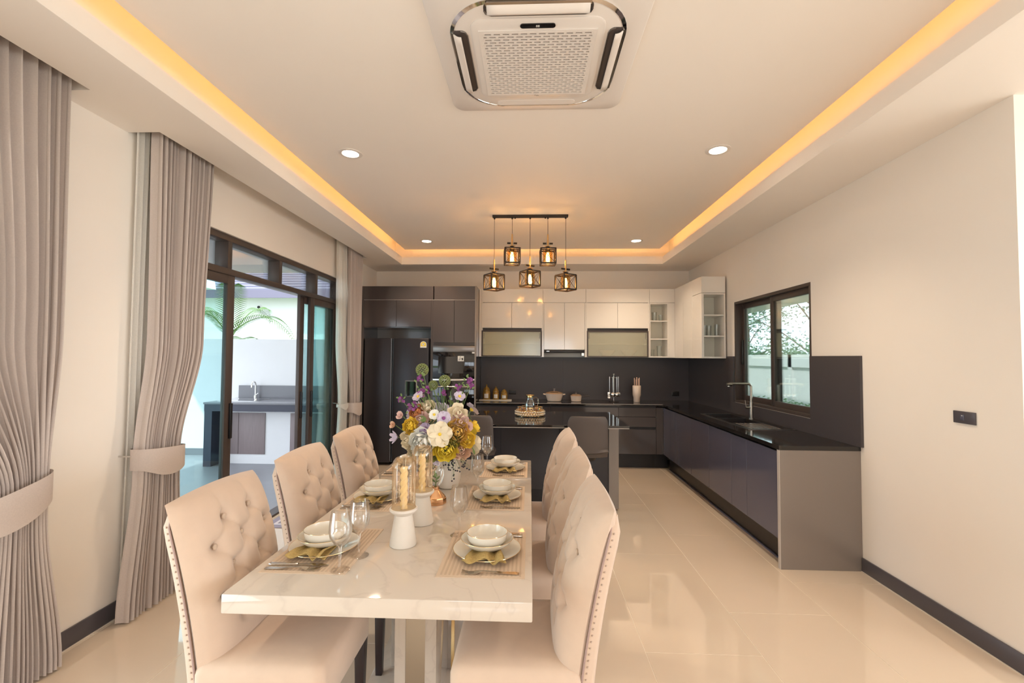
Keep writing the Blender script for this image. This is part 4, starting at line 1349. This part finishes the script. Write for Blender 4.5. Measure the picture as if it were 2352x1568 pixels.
# ------------------------------------------------------------------ candles, vases
def candle(x, y, lab):
    P = thing('candle_holder', lab, 'candle holder', (x, y, TT), 0, 'white candle holders with glass domes')
    MB().lathe([(.050, 0), (.0525, .003), (.052, .012), (.047, .04), (.038, .095), (.034, .118), (.046, .127), (.054, .136), (.054, .143), (.049, .145), (.047, .139), (.001, .138)], n=36, cap0=True).build('stand', 'matte_ceramic', P)
    MB().lathe([(.045, .1395), (.046, .145), (.046, .30), (.043, .325), (.034, .338), (.028, .341), (.027, .336)], n=32).build('glass_dome', 'glass_amber', P)
    loops = []
    for k in range(41):
        z = .139 + .165 * k / 40
        loops.append([((.0125 + .0035 * math.cos(3 * (q - k * .32))) * math.cos(q), (.0125 + .0035 * math.cos(3 * (q - k * .32))) * math.sin(q), z) for q in [2 * PI * j / 18 for j in range(18)]])
    c = MB().loft(loops).build('candle', 'candle_wax', P, smooth=60)
    MB().cyl((0, 0, .303), (.001, 0, .313), .0012).build('wick', 'print_black', c)


candle(-.497, 1.80, 'white candle holder with amber glass dome nearest the camera')
candle(-.480, 2.035, 'white candle holder with amber glass dome behind the nearest one')

P = thing('bud_vase', 'copper-footed glass bud vase in front of the bouquet', 'vase', (-.477, 2.315, TT))
MB().lathe([(.054, 0), (.056, .003), (.055, .028), (.05, .036), (.024, .062), (.019, .068), (.019, .082), (.001, .084)], n=10, cap0=True).build('foot', 'copper', P, smooth=30)
MB().lathe([(.020, .084), (.032, .10), (.044, .13), (.046, .155), (.040, .18), (.033, .20)], n=28).build('glass_bulb', 'glass_wine', P)
MB().tube([(0, 0, .085), (.004, 0, .12), (-.006, .003, .16)], .003, 6).build('stem', 'stem_green', P)
for k in range(7):
    a = k * .9
    MB().grid(lambda u, v: (.03 * v * math.cos(a) + (u - .5) * .018 * math.sin(PI * v) * math.sin(a), .03 * v * math.sin(a) - (u - .5) * .018 * math.sin(PI * v) * math.cos(a), .10 + .012 * (k % 3) + .02 * v), 4, 5).build('leaf', 'stem_green', P)

P = thing('flower_vase', 'round white ceramic vase holding the bouquet', 'vase', (-.462, 2.60, TT))
MB().lathe([(.048, 0), (.055, .004), (.068, .05), (.070, .085), (.060, .125), (.040, .15), (.038, .165), (.035, .165), (.037, .148), (.055, .12), (.064, .08), (.05, .012), (.001, .01)], n=36, cap0=True).build('body', 'matte_ceramic', P)

# ------------------------------------------------------------------ bouquet
BX, BY, BZ = -.462, 2.60, TT + .06
BQ = thing('flower_arrangement', 'tall mixed bouquet of yellow, cream, lilac and purple flowers', 'flowers', (BX, BY, TT + .012))
O = Vector((BX, BY, TT + .012))


def frame(d):
    d = Vector(d).normalized()
    a = d.orthogonal().normalized()
    return a, d.cross(a), d


def petal(b, c, fr, ang, L, W, cup, tilt, base=.1, ruffle=0.0):
    a, e, d = fr
    rad = a * math.cos(ang) + e * math.sin(ang)
    tan = -a * math.sin(ang) + e * math.cos(ang)
    def fn(u, v):
        s = u * 2 - 1
        w = W * (math.sin(PI * min(1, .12 + .80 * v)) ** .6)
        out = L * (base + (1 - base) * v)
        h = L * (tilt * v - cup * v * v) + .25 * W * s * s * cup * 3 + ruffle * W * math.sin(s * 5 + ang * 3) * v
        return tuple(c + rad * out * math.cos(tilt * .6) + tan * (s * w) + d * h)
    b.grid(fn, 4, 5)


def flower(nm, c, d, R, mt, cm, n=6, layers=1, cup=.25, tilt=.35, wfac=.55, cr=.22, ruffle=.06, parent=BQ):
    c = Vector(c) - O
    fr = frame(d)
    b = MB()
    for l in range(layers):
        q = l / max(1, layers - 1) if layers > 1 else 0
        for k in range(n):
            petal(b, c, fr, 2 * PI * (k + .5 * (l % 2)) / n + l * .3 + random.uniform(-.1, .1), R * (1 - .55 * q), R * wfac * (1 - .35 * q), cup * (1 - q * .5), tilt + 1.25 * q, .06, ruffle)
    o = b.build(nm, mt, parent, smooth=80)
    if cm:
        cc = c + fr[2] * R * .06
        MB().sphere(tuple(cc), R * cr, 8, 6).build('flower_centre', cm, o)
    return o


def rose(nm, c, d, R, mt, n=5, layers=5, open_=1.0):
    c = Vector(c) - O
    a, e, dd = frame(d)
    b = MB()
    for l in range(layers):
        q = l / (layers - 1)
        Rl = R * (.28 + .72 * q)
        top = math.radians(18 + 62 * q * open_)
        for k in range(n):
            az0 = 2 * PI * (k + .5 * (l % 2)) / n + l * .7 + random.uniform(-.15, .15)
            sp = PI / n * 1.18
            pr = random.uniform(.88, 1.12)
            pt = random.uniform(-.16, .16)
            rf = random.uniform(0, 6)
            def fn(u, v):
                s_ = u * 2 - 1
                tip = 1 - .34 * abs(s_) ** 2.2
                al = math.radians(150) + (top + pt - math.radians(150)) * v * tip
                az = az0 + s_ * sp * (.55 + .45 * math.sin(PI * min(1, v * .6 + .2)))
                rr = Rl * pr * (1 + .22 * q * v ** 3 + .08 * math.sin(s_ * 5 + rf) * v)
                rad = a * math.cos(az) + e * math.sin(az)
                return tuple(c + rad * rr * math.sin(al) + dd * (rr * .85 * math.cos(al) + R * .25 * (1 - q)))
            b.grid(fn, 5, 6)
    return b.build(nm, mt, BQ, smooth=80)


def stem(p0, p1, r=.0022):
    p0, p1 = Vector(p0) - O, Vector(p1) - O
    mid = (p0 + p1) / 2 + Vector((random.uniform(-.01, .01), random.uniform(-.01, .01), 0))
    MB().tube([tuple(p0), tuple(mid), tuple(p1)], r, 5).build('stem', 'stem_green', BQ)


HUB = Vector((-.48, 2.59, TT + .16))
FL = [('anemone', -.388, 2.50, 1.281, .034, 'lilac', 'yellow'), ('anemone', -.617, 2.50, 1.278, .034, 'lilac', 'yellow'),
      ('cream', -.574, 2.52, 1.224, .044, 'cream', 'lime'), ('peach', -.468, 2.52, 1.236, .046, 'peach', 'gold_petal'),
      ('ball', -.646, 2.44, 1.125, .043, 'yellow', None), ('rose', -.627, 2.50, 1.187, .040, 'orange', None), ('cream', -.592, 2.46, 1.160, .038, 'pink', 'orange'),
      ('anemone', -.512, 2.43, 1.189, .030, 'white', 'yellow'), ('anemone', -.459, 2.42, 1.172, .040, 'lilac', 'purple'), ('anemone', -.555, 2.41, 1.117, .034, 'violet', 'purple'),
      ('orchid', -.471, 2.38, 1.094, .070, 'cream', 'yellow'), ('cream', -.383, 2.45, 1.196, .047, 'cream', 'yellow'), ('cream', -.372, 2.43, 1.150, .042, 'pink', 'yellow'),
      ('rose', -.384, 2.41, 1.101, .055, 'gold_petal', None), ('rose', -.337, 2.44, 1.059, .045, 'yellow', None), ('rose', -.569, 2.38, 1.051, .068, 'white', None),
      ('cream', -.654, 2.43, 1.052, .050, 'cream', 'lime'), ('rose', -.443, 2.39, 1.010, .058, 'lime', None), ('rose', -.406, 2.40, 1.060, .040, 'olive', None),
      ('bud', -.699, 2.48, 1.173, .028, 'pink', None), ('bud', -.746, 2.50, 1.120, .024, 'peach', None), ('lily', -.720, 2.47, 1.060, .040, 'lilac', None),
      ('anemone', -.497, 2.45, .945, .032, 'lilac', 'violet'), ('bud', -.342, 2.47, 1.119, .032, 'pink', 'yellow'), ('rose', -.62, 2.43, 1.00, .045, 'cream', None), ('rose', -.37, 2.45, 1.00, .048, 'peach', None),
      ('rose', -.53, 2.42, .985, .040, 'olive', None)]
for k in range(13):     # far side of the bouquet
    a = .25 + k * .22
    FL.append((('rose', 'cream', 'anemone')[k % 3], -.49 + .19 * math.cos(a), 2.58 + .15 * math.sin(a), 1.0 + .19 * ((k * 7) % 5) / 4, .05, ('cream', 'yellow', 'lilac', 'white', 'peach')[k % 5], 'yellow' if k % 3 else None))
for kind, x, y, z, R, c, cm in FL:
    p = Vector((x, y, z))
    d = (p - Vector((-.49, 2.60, 1.04))) * Vector((1, 1.3, .8)) + Vector((0, -.10 if y < 2.56 else 0, .03))
    M_ = 'petal_' + c
    C_ = 'petal_' + cm if cm else None
    if kind == 'rose': rose('rose', p, d, R * .98, M_)
    elif kind == 'ball': rose('ball_dahlia', p, d, R * .95, M_, n=8, layers=7, open_=1.1)
    elif kind == 'anemone': flower('anemone', p, d, R, M_, C_, n=6, layers=1, cup=.32, tilt=.45, wfac=.55, cr=.26)
    elif kind == 'cream': rose('ranunculus', p, d, R, M_, n=5, layers=3, open_=1.25)
    elif kind == 'orchid':
        flower('orchid', p, d + Vector((0, -.15, 0)), R, M_, C_, n=5, layers=1, cup=.34, tilt=.42, wfac=.54, cr=.13, ruffle=.16)
    elif kind == 'bud': flower('bud', p, d, R, M_, C_, n=4, layers=2, cup=.1, tilt=1.0, wfac=.6)
    elif kind == 'lily': flower('lily', p, d, R, M_, None, n=6, layers=1, cup=.1, tilt=.9, wfac=.28)
    stem(HUB, p - d.normalized() * .006)
for x, y, z, r in ((-.621, 2.60, 1.424, .037), (-.486, 2.58, 1.363, .034), (-.556, 2.60, 1.336, .028)):
    b = MB()
    c = Vector((x, y, z)) - O
    for k in range(110):
        a = k * 2.39996
        h = 1 - 2 * (k + .5) / 110
        s = math.sqrt(1 - h * h)
        n_ = Vector((s * math.cos(a), s * math.sin(a), h))
        p = c + n_ * r
        t1 = n_.orthogonal().normalized() * .0045
        t2 = n_.cross(t1)
        b.add([tuple(p + t1), tuple(p + t2), tuple(p - t1), tuple(p - t2), tuple(c + n_ * r * .55)], [(0, 1, 2, 3), (0, 4, 1), (1, 4, 2), (2, 4, 3), (3, 4, 0)])
    b.build('allium', 'petal_allium', BQ, smooth=0)
    stem(HUB, (x, y, z))
for x, y, z in ((-.639, 2.50, 1.237), (-.625, 2.55, 1.381), (-.582, 2.55, 1.316), (-.491, 2.58, 1.298), (-.324, 2.50, 1.350), (-.396, 2.52, 1.328), (-.719, 2.52, 1.264), (-.605, 2.52, 1.30), (-.65, 2.48, 1.22), (-.335, 2.51, 1.365)):
    b = MB()
    for k in range(9):
        c = Vector((x, y, z)) - O + Vector((random.uniform(-.014, .014), random.uniform(-.012, .012), random.uniform(-.018, .018)))
        fr = frame((random.uniform(-1, 1), -1, random.uniform(-.5, 1)))
        for j in range(4): petal(b, c, fr, j * PI / 2 + k, .010, .005, .1, .3)
    b.build('stock_sprig', 'petal_purple', BQ, smooth=80)['kind'] = 'stuff'
    stem(HUB, (x, y, z), .0016)
    g = MB()
    for k in range(5):
        c = Vector((x, y, z)) - O + Vector((random.uniform(-.03, .03), random.uniform(-.02, .02), random.uniform(-.035, .03)))
        petal(g, c, frame((random.uniform(-.5, .5), -1, .3)), random.uniform(0, 6), .018, .005, .1, .3)
    g.build('sprig_leaf', 'stem_green', BQ, smooth=80)['kind'] = 'stuff'
for k in range(22):
    a = random.uniform(0, 2 * PI)
    p = Vector((-.50 + .17 * math.cos(a), 2.56 + .12 * math.sin(a), random.uniform(.95, 1.22))) - O
    g = MB()
    petal(g, p, frame((math.cos(a), math.sin(a) - .3, .4)), random.uniform(0, 6), .06, .016, .2, .3)
    g.build('leaf', ('stem_green', 'petal_olive')[k % 2], BQ, smooth=80)
for k in range(26):     # fine upright grass stems
    a = random.uniform(0, 2 * PI)
    stem((HUB.x + .03 * math.cos(a), HUB.y + .03 * math.sin(a), HUB.z + .2), (-.53 + .09 * math.cos(a), 2.55 + .05 * math.sin(a), random.uniform(1.22, 1.33)), .0013)
b = MB()
tw_ = MB()
for k in range(62):
    g = random.choice(((-.433, .917), (-.354, .925), (-.40, .865), (-.44, .90), (-.41, .94), (-.52, .93), (-.545, .88)))
    p = Vector((g[0] + random.gauss(0, .018), 2.46 + random.gauss(0, .012), g[1] + random.gauss(0, .018))) - O
    b.sphere(tuple(p), .0048, 6, 4)
    tw_.tube([tuple(Vector((-.42, 2.49, .985)) - O), tuple(p + Vector((0, 0, .02))), tuple(p)], .0007, 3)
o = b.build('berries', 'petal_berry', BQ)
o['kind'] = 'stuff'
o = tw_.build('berry_twigs', 'stem_green', BQ)
o['kind'] = 'stuff'

# ------------------------------------------------------------------ curtains
def sm(t): return t * t * (3 - 2 * t)


def curtain(name, label, xc, edges, zs, folds, amp, m_, tie=None, tie_m=None, seed=0, zbot=.012):
    """edges: list of (z, y0, y1) from top to bottom"""
    rnd = random.Random(seed)
    ph = [rnd.uniform(0, 6.28) for _ in range(4)]
    P = thing(name, label, 'curtain', (xc, (edges[-1][1] + edges[-1][2]) / 2, 0))
    ox, oy = xc, P.location.y
    ztop = edges[0][0]
    def ed(z):
        for (za, a0, a1), (zb, b0, b1) in zip(edges[:-1], edges[1:]):
            if za >= z >= zb:
                t = sm((za - z) / (za - zb))
                return a0 + (b0 - a0) * t, a1 + (b1 - a1) * t
        return edges[-1][1:]
    w0 = edges[0][2] - edges[0][1]
    def fn(u, v):
        z = ztop + (zbot - ztop) * v
        a, c = ed(z)
        k = (c - a) / w0
        uu = u + .012 * math.sin(u * 13 + ph[0]) + .008 * math.sin(u * 29 + ph[1])
        w = folds * 2 * PI * uu
        zz = 1 - v
        wob = .6 * math.sin(zz * 3 + ph[2] + u * 9)
        A = amp * (.62 + .38 * k) * (1 + .25 * math.sin(u * 17 + ph[3]))
        x = A * (math.sin(w + wob * .5) + .28 * math.sin(2 * w + wob + 1))
        y = a + (c - a) * u + .25 * A * math.cos(w + wob * .5)
        return (x, y - oy, z)
    MB().grid(fn, folds * 14, 60).build('fabric', m_, P, smooth=80)
    if tie:
        zt, hh, y0, y1, dp, slope = tie
        cy, hw = (y0 + y1) / 2 - oy, (y1 - y0) / 2
        def band(u, v):
            a = 2 * PI * u
            c, s = math.cos(a), math.sin(a)
            y = cy + hw * (abs(c) ** .8) * (1 if c > 0 else -1)
            x = dp * (abs(s) ** .7) * (1 if s > 0 else -1)
            z = zt + hh * (v - .5) + slope * (y - cy) - .045 * (1 - v) * (1 - ((y - cy) / hw) ** 2) * (.4 + .6 * max(0, s)) 
            return (x, y, z)
        t = MB().grid(band, 40, 4).build('tieback', tie_m or m_, P, smooth=80)
        hy = y0 - oy + .012
        MB().tube([(XL - ox + .002, hy, zt + .03), (-.04, hy, zt + .03), (0, hy + .01, zt + .02)], .005, 6).build('tieback_hook', 'steel', t)
    return P


curtain('curtain', 'taupe drape nearest the camera, tied back at the left edge', -2.255, [(2.94, .75, 2.075), (1.6, 1.05, 2.085), (.90, 1.70, 2.045), (.78, 1.70, 2.045), (.012, 1.55, 2.135)], None, 24, .034, 'drape', tie=(.86, .125, 1.68, 2.06, .085, .22), seed=3)
curtain('curtain', 'taupe drape tied back left of the sliding door', -2.25, [(2.94, 2.60, 3.085), (1.6, 2.62, 3.03), (.90, 2.55, 2.85), (.80, 2.55, 2.85), (.012, 2.475, 2.90)], None, 13, .034, 'drape', tie=(.885, .12, 2.53, 2.865, .078, -.08), seed=5)
curtain('sheer_curtain', 'narrow white sheer curtain behind the drape left of the sliding door', -2.325, [(2.94, 2.545, 2.70), (1.2, 2.545, 2.68), (.012, 2.53, 2.66)], None, 4, .015, 'sheer', seed=8)
curtain('curtain', 'taupe drape tied back between the sliding door and the refrigerator', -2.245, [(2.94, 5.50, 5.93), (1.7, 5.52, 5.91), (.90, 5.64, 5.88), (.80, 5.64, 5.88), (.012, 5.58, 5.90)], None, 10, .032, 'drape', tie=(.85, .12, 5.60, 5.90, .075, -.05), seed=11)
curtain('sheer_curtain', 'white sheer curtain tied back at the far end of the sliding door', -2.29, [(2.94, 5.28, 5.52), (1.7, 5.30, 5.62), (.93, 5.40, 5.60), (.88, 5.40, 5.60), (.012, 5.30, 5.58)], None, 6, .02, 'sheer', tie=(.905, .03, 5.37, 5.62, .045, 0), seed=13)

# door mat: bands are woven pattern, built as thin raised borders
P = thing('door_mat', 'grey and white banded door mat inside the sliding door', 'rug', (-1.93, 4.50, .0005))
bx(-.40, -.57, 0, .40, .57, .006).build('pile', 'rug_grey', P, bevel=.002)
for k, ins in enumerate((.06, .12, .18, .24)):
    a, c = .40 - ins, .57 - ins
    w = .028
    MB().box(-a, -c, .006, a, -c + w, .008).box(-a, c - w, .006, a, c, .008).box(-a, -c + w, .006, -a + w, c - w, .008).box(a - w, -c + w, .006, a, c - w, .008).build('band', 'rug_light', P, smooth=0)
MB().box(-.12, -.28, .006, .12, .28, .008).build('field', 'rug_light', P)

# ------------------------------------------------------------------ outside, left: patio, outdoor kitchen, neighbour
PZ = -.05
patio = struct(bx(-14, -6, PZ - .1, XL - .15, 7.05, PZ).build('patio', 'patio_tile', smooth=0), 'grey tiled patio outside the sliding door')
struct(bx(-40, -30, -.5, 40, 60, -.3).build('ground', 'grass', smooth=0), 'grassy ground around the house')
P = thing('patio_roof', 'white flat roof over the patio outside the door', 'roof', (-4.4, 3.0, 2.75))
loc(bx(-6.4, -4.0, 2.75, XL - .152, 6.7, 2.87), P).build('soffit_board', 'stucco_white', P, smooth=0)
for x in (-6.3,):
    for y in (-3.8, 6.55):
        loc(bx(x - .1, y - .1, PZ, x + .1, y + .1, 2.75), P).build('post', 'stucco_white', P)
P = thing('boundary_wall', 'white rendered boundary wall behind the outdoor kitchen', 'wall', (-7.0, 7.0, PZ))
loc(bx(-14, 6.95, PZ + .002, XL - .155, 7.07, 1.755), P).build('wall', 'stucco_white', P, smooth=0)
loc(bx(-14, 6.938, PZ + .002, XL - .155, 6.9498, PZ + .10), P).build('skirting', 'grey_tile', P)

P = thing('outdoor_counter', 'outdoor kitchen counter with wood-look doors and dark tiled top', 'counter', (-3.6, 6.5, PZ))
def ob(nm, m_, *a, **k): return loc(bx(*a), P).build(nm, m_, P, **k)
ob('plinth', 'stucco_white', -4.50, 6.43, PZ, -2.6, 6.93, .06)
ob('body', 'stucco_white', -4.50, 6.435, .06, -2.6, 6.93, .715)
ob('fascia', 'navy_tile', -4.55, 6.21, .72, -2.6, 6.25, .815)
ob('top', 'grey_tile', -4.56, 6.20, .815, -2.6, 6.93, .842, bevel=.003)
ob('end_leg', 'navy_tile', -4.55, 6.215, PZ, -4.44, 6.42, .72)
ob('splash_panel', 'grey_tile', -4.53, 6.925, .842, -2.6, 6.937, 1.035)
for a, c in ((-4.46, -4.19), (-4.185, -3.80), (-3.43, -3.05), (-3.045, -2.66)):
    ob('door', 'laminate_wood', a, 6.42, .085, c, 6.434, .675, bevel=.002)
P = thing('outdoor_sink', 'steel inset sink in the outdoor counter', 'sink', (-4.22, 6.60, .8425))
MB().loft([rrect(.60, .42, .05, 0), rrect(.60, .42, .05, .006), rrect(.52, .34, .05, .006), rrect(.50, .32, .05, .002)]).build('basin', 'chrome', P)
P = thing('outdoor_faucet', 'chrome gooseneck faucet behind the outdoor sink', 'faucet', (-4.22, 6.86, .8425))
MB().tube([(0, 0, 0), (0, 0, .2)] + [(0, -.05 + .05 * math.cos(a), .2 + .06 * math.sin(a)) for a in [PI * k / 8 for k in range(1, 9)]] + [(0, -.1, .17)], .012, 10).build('spout', 'chrome', P)
MB().cyl((0, 0, 0), (0, 0, .05), .022).cyl((.01, 0, .05), (.05, -.02, .08), .007).build('valve', 'chrome', P)

NY = 11.0
P = thing('neighbour_house', 'white neighbouring house with a grey tiled hip roof behind the boundary wall', 'house', (-8, NY, -.3))
loc(bx(-9.0, NY, -.3, -2.0, NY + 5, 2.95), P).build('wall', 'stucco_white', P, smooth=0)
loc(bx(-9.5, NY - .55, 2.86, -1.5, NY - .52, 3.05), P).build('fascia', 'fascia', P)
loc(bx(-9.5, NY - .52, 2.94, -1.5, NY, 2.96), P).build('eave_soffit', 'stucco_white', P)
rf = loc(MB().add([(-9.5, NY - .52, 3.04), (-1.5, NY - .52, 3.04), (-1.5, NY + 3.2, 4.55), (-9.5, NY + 3.2, 4.55), (-9.5, NY + 3.2, 3.04), (-1.5, NY + 3.2, 3.04)], [(0, 1, 2, 3), (0, 3, 4), (1, 5, 2), (0, 4, 5, 1)]), P).build('roof', 'roof_tile', P, smooth=0)
sl = (4.55 - 3.04) / 3.72
for k in range(14):
    yy = NY - .52 + .26 * k
    zz = 3.045 + (yy - NY + .52) * sl
    loc(MB().add([(-9.5, yy, zz), (-1.5, yy, zz), (-1.5, yy, zz + .045), (-9.5, yy, zz + .045), (-1.5, yy + .27, zz + .27 * sl + .004), (-9.5, yy + .27, zz + .27 * sl + .004)], [(0, 1, 2, 3), (3, 2, 4, 5), (0, 5, 4, 1), (0, 3, 5), (1, 4, 2)]), P).build('tile_course', 'roof_tile', rf, smooth=0)
g = loc(MB().poly([(-11.6, 3.0), (-7.2, 3.0), (-7.3, 3.55), (-9.3, 4.5)], 'y', NY - 1.4, NY - .9), P).build('gable', 'stucco_white', P, smooth=0)
P2 = thing('security_lamp', 'small round dark lamp on the white wall of the neighbouring house', 'lamp', (-6.70, NY - .001, 2.70))
MB().cyl((0, 0, 0), (0, -.05, 0), .06, .045).build('base', 'stucco_white', P2)
MB().sphere((0, -.07, -.01), .035).build('lens', 'plinth_black', P2)


def frond(b, p0, d, L, rise, droop, n, ll, w):
    p0 = Vector(p0)
    d = Vector(d).normalized()
    side = d.cross(Vector((0, 0, 1))).normalized()
    path = []
    for k in range(n + 1):
        t = k / n
        path.append(p0 + d * L * t + Vector((0, 0, rise * math.sin(t * PI * .5) - droop * t ** 2.6)))
    b.tube([tuple(p) for p in path], [.012 * (1 - .8 * k / n) for k in range(n + 1)], 4)
    for k in range(2, n + 1):
        t = k / n
        lk = ll * math.sin(PI * min(.97, .15 + .85 * t)) ** .6
        tg = (path[k] - path[k - 1]).normalized()
        for s in (-1, 1):
            e = side * s
            tip = path[k] + e * lk * .75 + tg * lk * .5 + Vector((0, 0, .12 * lk - .55 * lk * t))
            mid = path[k] + e * lk * .4 + tg * lk * .22 + Vector((0, 0, .10 * lk))
            wv = tg * w
            b.add([tuple(path[k] - wv * .5), tuple(path[k] + wv * .5), tuple(mid + wv), tuple(mid - wv), tuple(tip)], [(0, 1, 2, 3), (3, 2, 4)])


def palm(x, y, lab, fr, m_, seed):
    rnd = random.Random(seed)
    P = thing('palm', lab, 'palm', (x, y, -.3), 0, 'palms behind the boundary wall')
    for k in range(3):
        MB().tube([(.08 * math.cos(k * 2.1), .08 * math.sin(k * 2.1), 0), (.12 * math.cos(k * 2.1), .12 * math.sin(k * 2.1), 1.4), (.05 * math.cos(k * 2), .05 * math.sin(k * 2), 2.1)], [.05, .04, .03], 8).build('trunk', 'palm_yellow', P)
    for (dx, dy, L, rise, droop, z) in fr:
        b = MB()
        frond(b, (0, 0, z), (dx, dy, 0), L, rise, droop, 40, .36, .008)
        b.build('frond', m_, P, smooth=0)


palm(-5.55, 8.2, 'feathery palm arching over the boundary wall in the door opening', [(1, -.1, 1.35, .62, .85, 2.2), (1, -.5, .9, .25, .5, 2.0), (-.3, -1, .8, .7, .5, 2.1), (-1, .1, 1.0, .9, .6, 2.1), (.3, 1, .9, .9, .5, 2.1), (.2, -.3, .5, 1.1, .2, 2.1)], 'palm_green', 1)
palm(-7.6, 8.3, 'pale yellow palm clump seen through the left door pane', [(.6, -.6, .9, .8, .5, 2.0), (-.5, -.7, .8, .9, .5, 2.0), (1, .2, .8, .6, .7, 1.9), (.1, -.2, .4, 1.2, .1, 2.0), (-.9, .2, .8, .6, .6, 2.0), (.4, -1, .7, .4, .5, 1.9)], 'palm_green', 2)

# ------------------------------------------------------------------ outside, right: boundary wall, hedge, trees, eave
P = thing('boundary_wall', 'white panelled boundary wall seen through the kitchen window', 'wall', (5.05, 9.0, -.3))
loc(bx(5.0, 0, -.3, 5.12, 24, 1.58), P).build('wall', 'stucco_white', P, smooth=0)
for y in (2.95, 5.95, 8.95, 11.95, 14.95):
    loc(bx(4.965, y - .06, -.3, 4.999, y + .06, 1.58), P).build('pier', 'stucco_white', P)
loc(bx(4.965, 0, 1.34, 4.999, 24, 1.58), P).build('coping', 'stucco_white', P, smooth=0)


def leaves(n, fnp, size, rnd):
    b = MB()
    for _ in range(n):
        p = Vector(fnp(rnd))
        a = Vector((rnd.uniform(-1, 1), rnd.uniform(-1, 1), rnd.uniform(-1, 1))).normalized() * size * rnd.uniform(.6, 1.3)
        c = a.orthogonal().normalized() * size * .4
        b.add([tuple(p - a), tuple(p + c), tuple(p + a), tuple(p - c)], [(0, 1, 2, 3)])
    return b


for k in range(7):
    rnd = random.Random(40 + k)
    y = 7.4 + .62 * k
    P = thing('shrub', ('nearest', 'second', 'third', 'fourth', 'fifth', 'sixth', 'farthest')[k] + ' leafy shrub along the wall outside the kitchen window', 'shrub', (4.45, y, -.3), 0, 'shrubs outside the kitchen window')
    MB().cyl((0, 0, 0), (0, 0, .5), .02, .01, n=6).build('stem', 'bark', P)
    leaves(420, lambda r: (r.uniform(-.3, .3), r.uniform(-.3, .3), .45 + r.uniform(0, .5) * (1 + .3 * math.sin(k))), .035, rnd).build('foliage', 'hedge_green', P, smooth=0)
for k, (x, y, h, lab) in enumerate(((8.6, 18.5, 6.5, 'airy tree beyond the wall in the left window pane'), (7.9, 12.9, 6.2, 'airy tree beyond the wall in the right window pane'), (13.5, 19.5, 7.0, 'taller thin tree farther behind the wall outside the window'))):
    rnd = random.Random(70 + k)
    P = thing('tree', lab, 'tree', (x, y, -.3), 0, 'trees beyond the right boundary wall')
    b = MB().tube([(0, 0, 0), (.1, .05, h * .4), (-.05, .1, h)], [.09, .06, .02], 8)
    ends = []
    for j in range(16):
        a = j * 2.4
        z0 = h * (.25 + .045 * j)
        e = Vector((math.cos(a) * rnd.uniform(.8, 1.7), math.sin(a) * rnd.uniform(.8, 1.7), z0 + rnd.uniform(.5, 1.2)))
        b.tube([(0, 0, z0), tuple(e * .5 + Vector((0, 0, z0 * .5 + .1))), tuple(e)], [.025, .016, .006], 5)
        ends.append(e)
    b.build('trunk', 'bark', P)
    leaves(2600, lambda r: tuple(r.choice(ends) + Vector((r.gauss(0, .34), r.gauss(0, .34), r.gauss(0, .30)))), .075, rnd).build('foliage', 'leaf_green', P, smooth=0)
for k in range(5):
    rnd = random.Random(90 + k)
    P = thing('bush', ('nearest', 'second nearest', 'middle', 'second farthest', 'farthest')[k] + ' dense bush just above the wall outside the kitchen window', 'bush', (6.6, 9.5 + 1.5 * k, -.3), 0, 'bushes beyond the right boundary wall')
    MB().cyl((0, 0, 0), (0, 0, 1.6), .05, .03, n=6).build('stem', 'bark', P)
    leaves(900, lambda r: (r.uniform(-.6, .6), r.uniform(-.66, .66), 1.75 + r.gauss(0, .22)), .07, rnd).build('foliage', 'leaf_green', P, smooth=0)
P = thing('roof_eave', 'white eave of the house above the kitchen window outside', 'eave', (3.2, 7, 2.32))
loc(bx(XR + .152, 2.6, 2.32, 3.98, 16, 2.42), P).build('soffit_board', 'stucco_white', P, smooth=0)
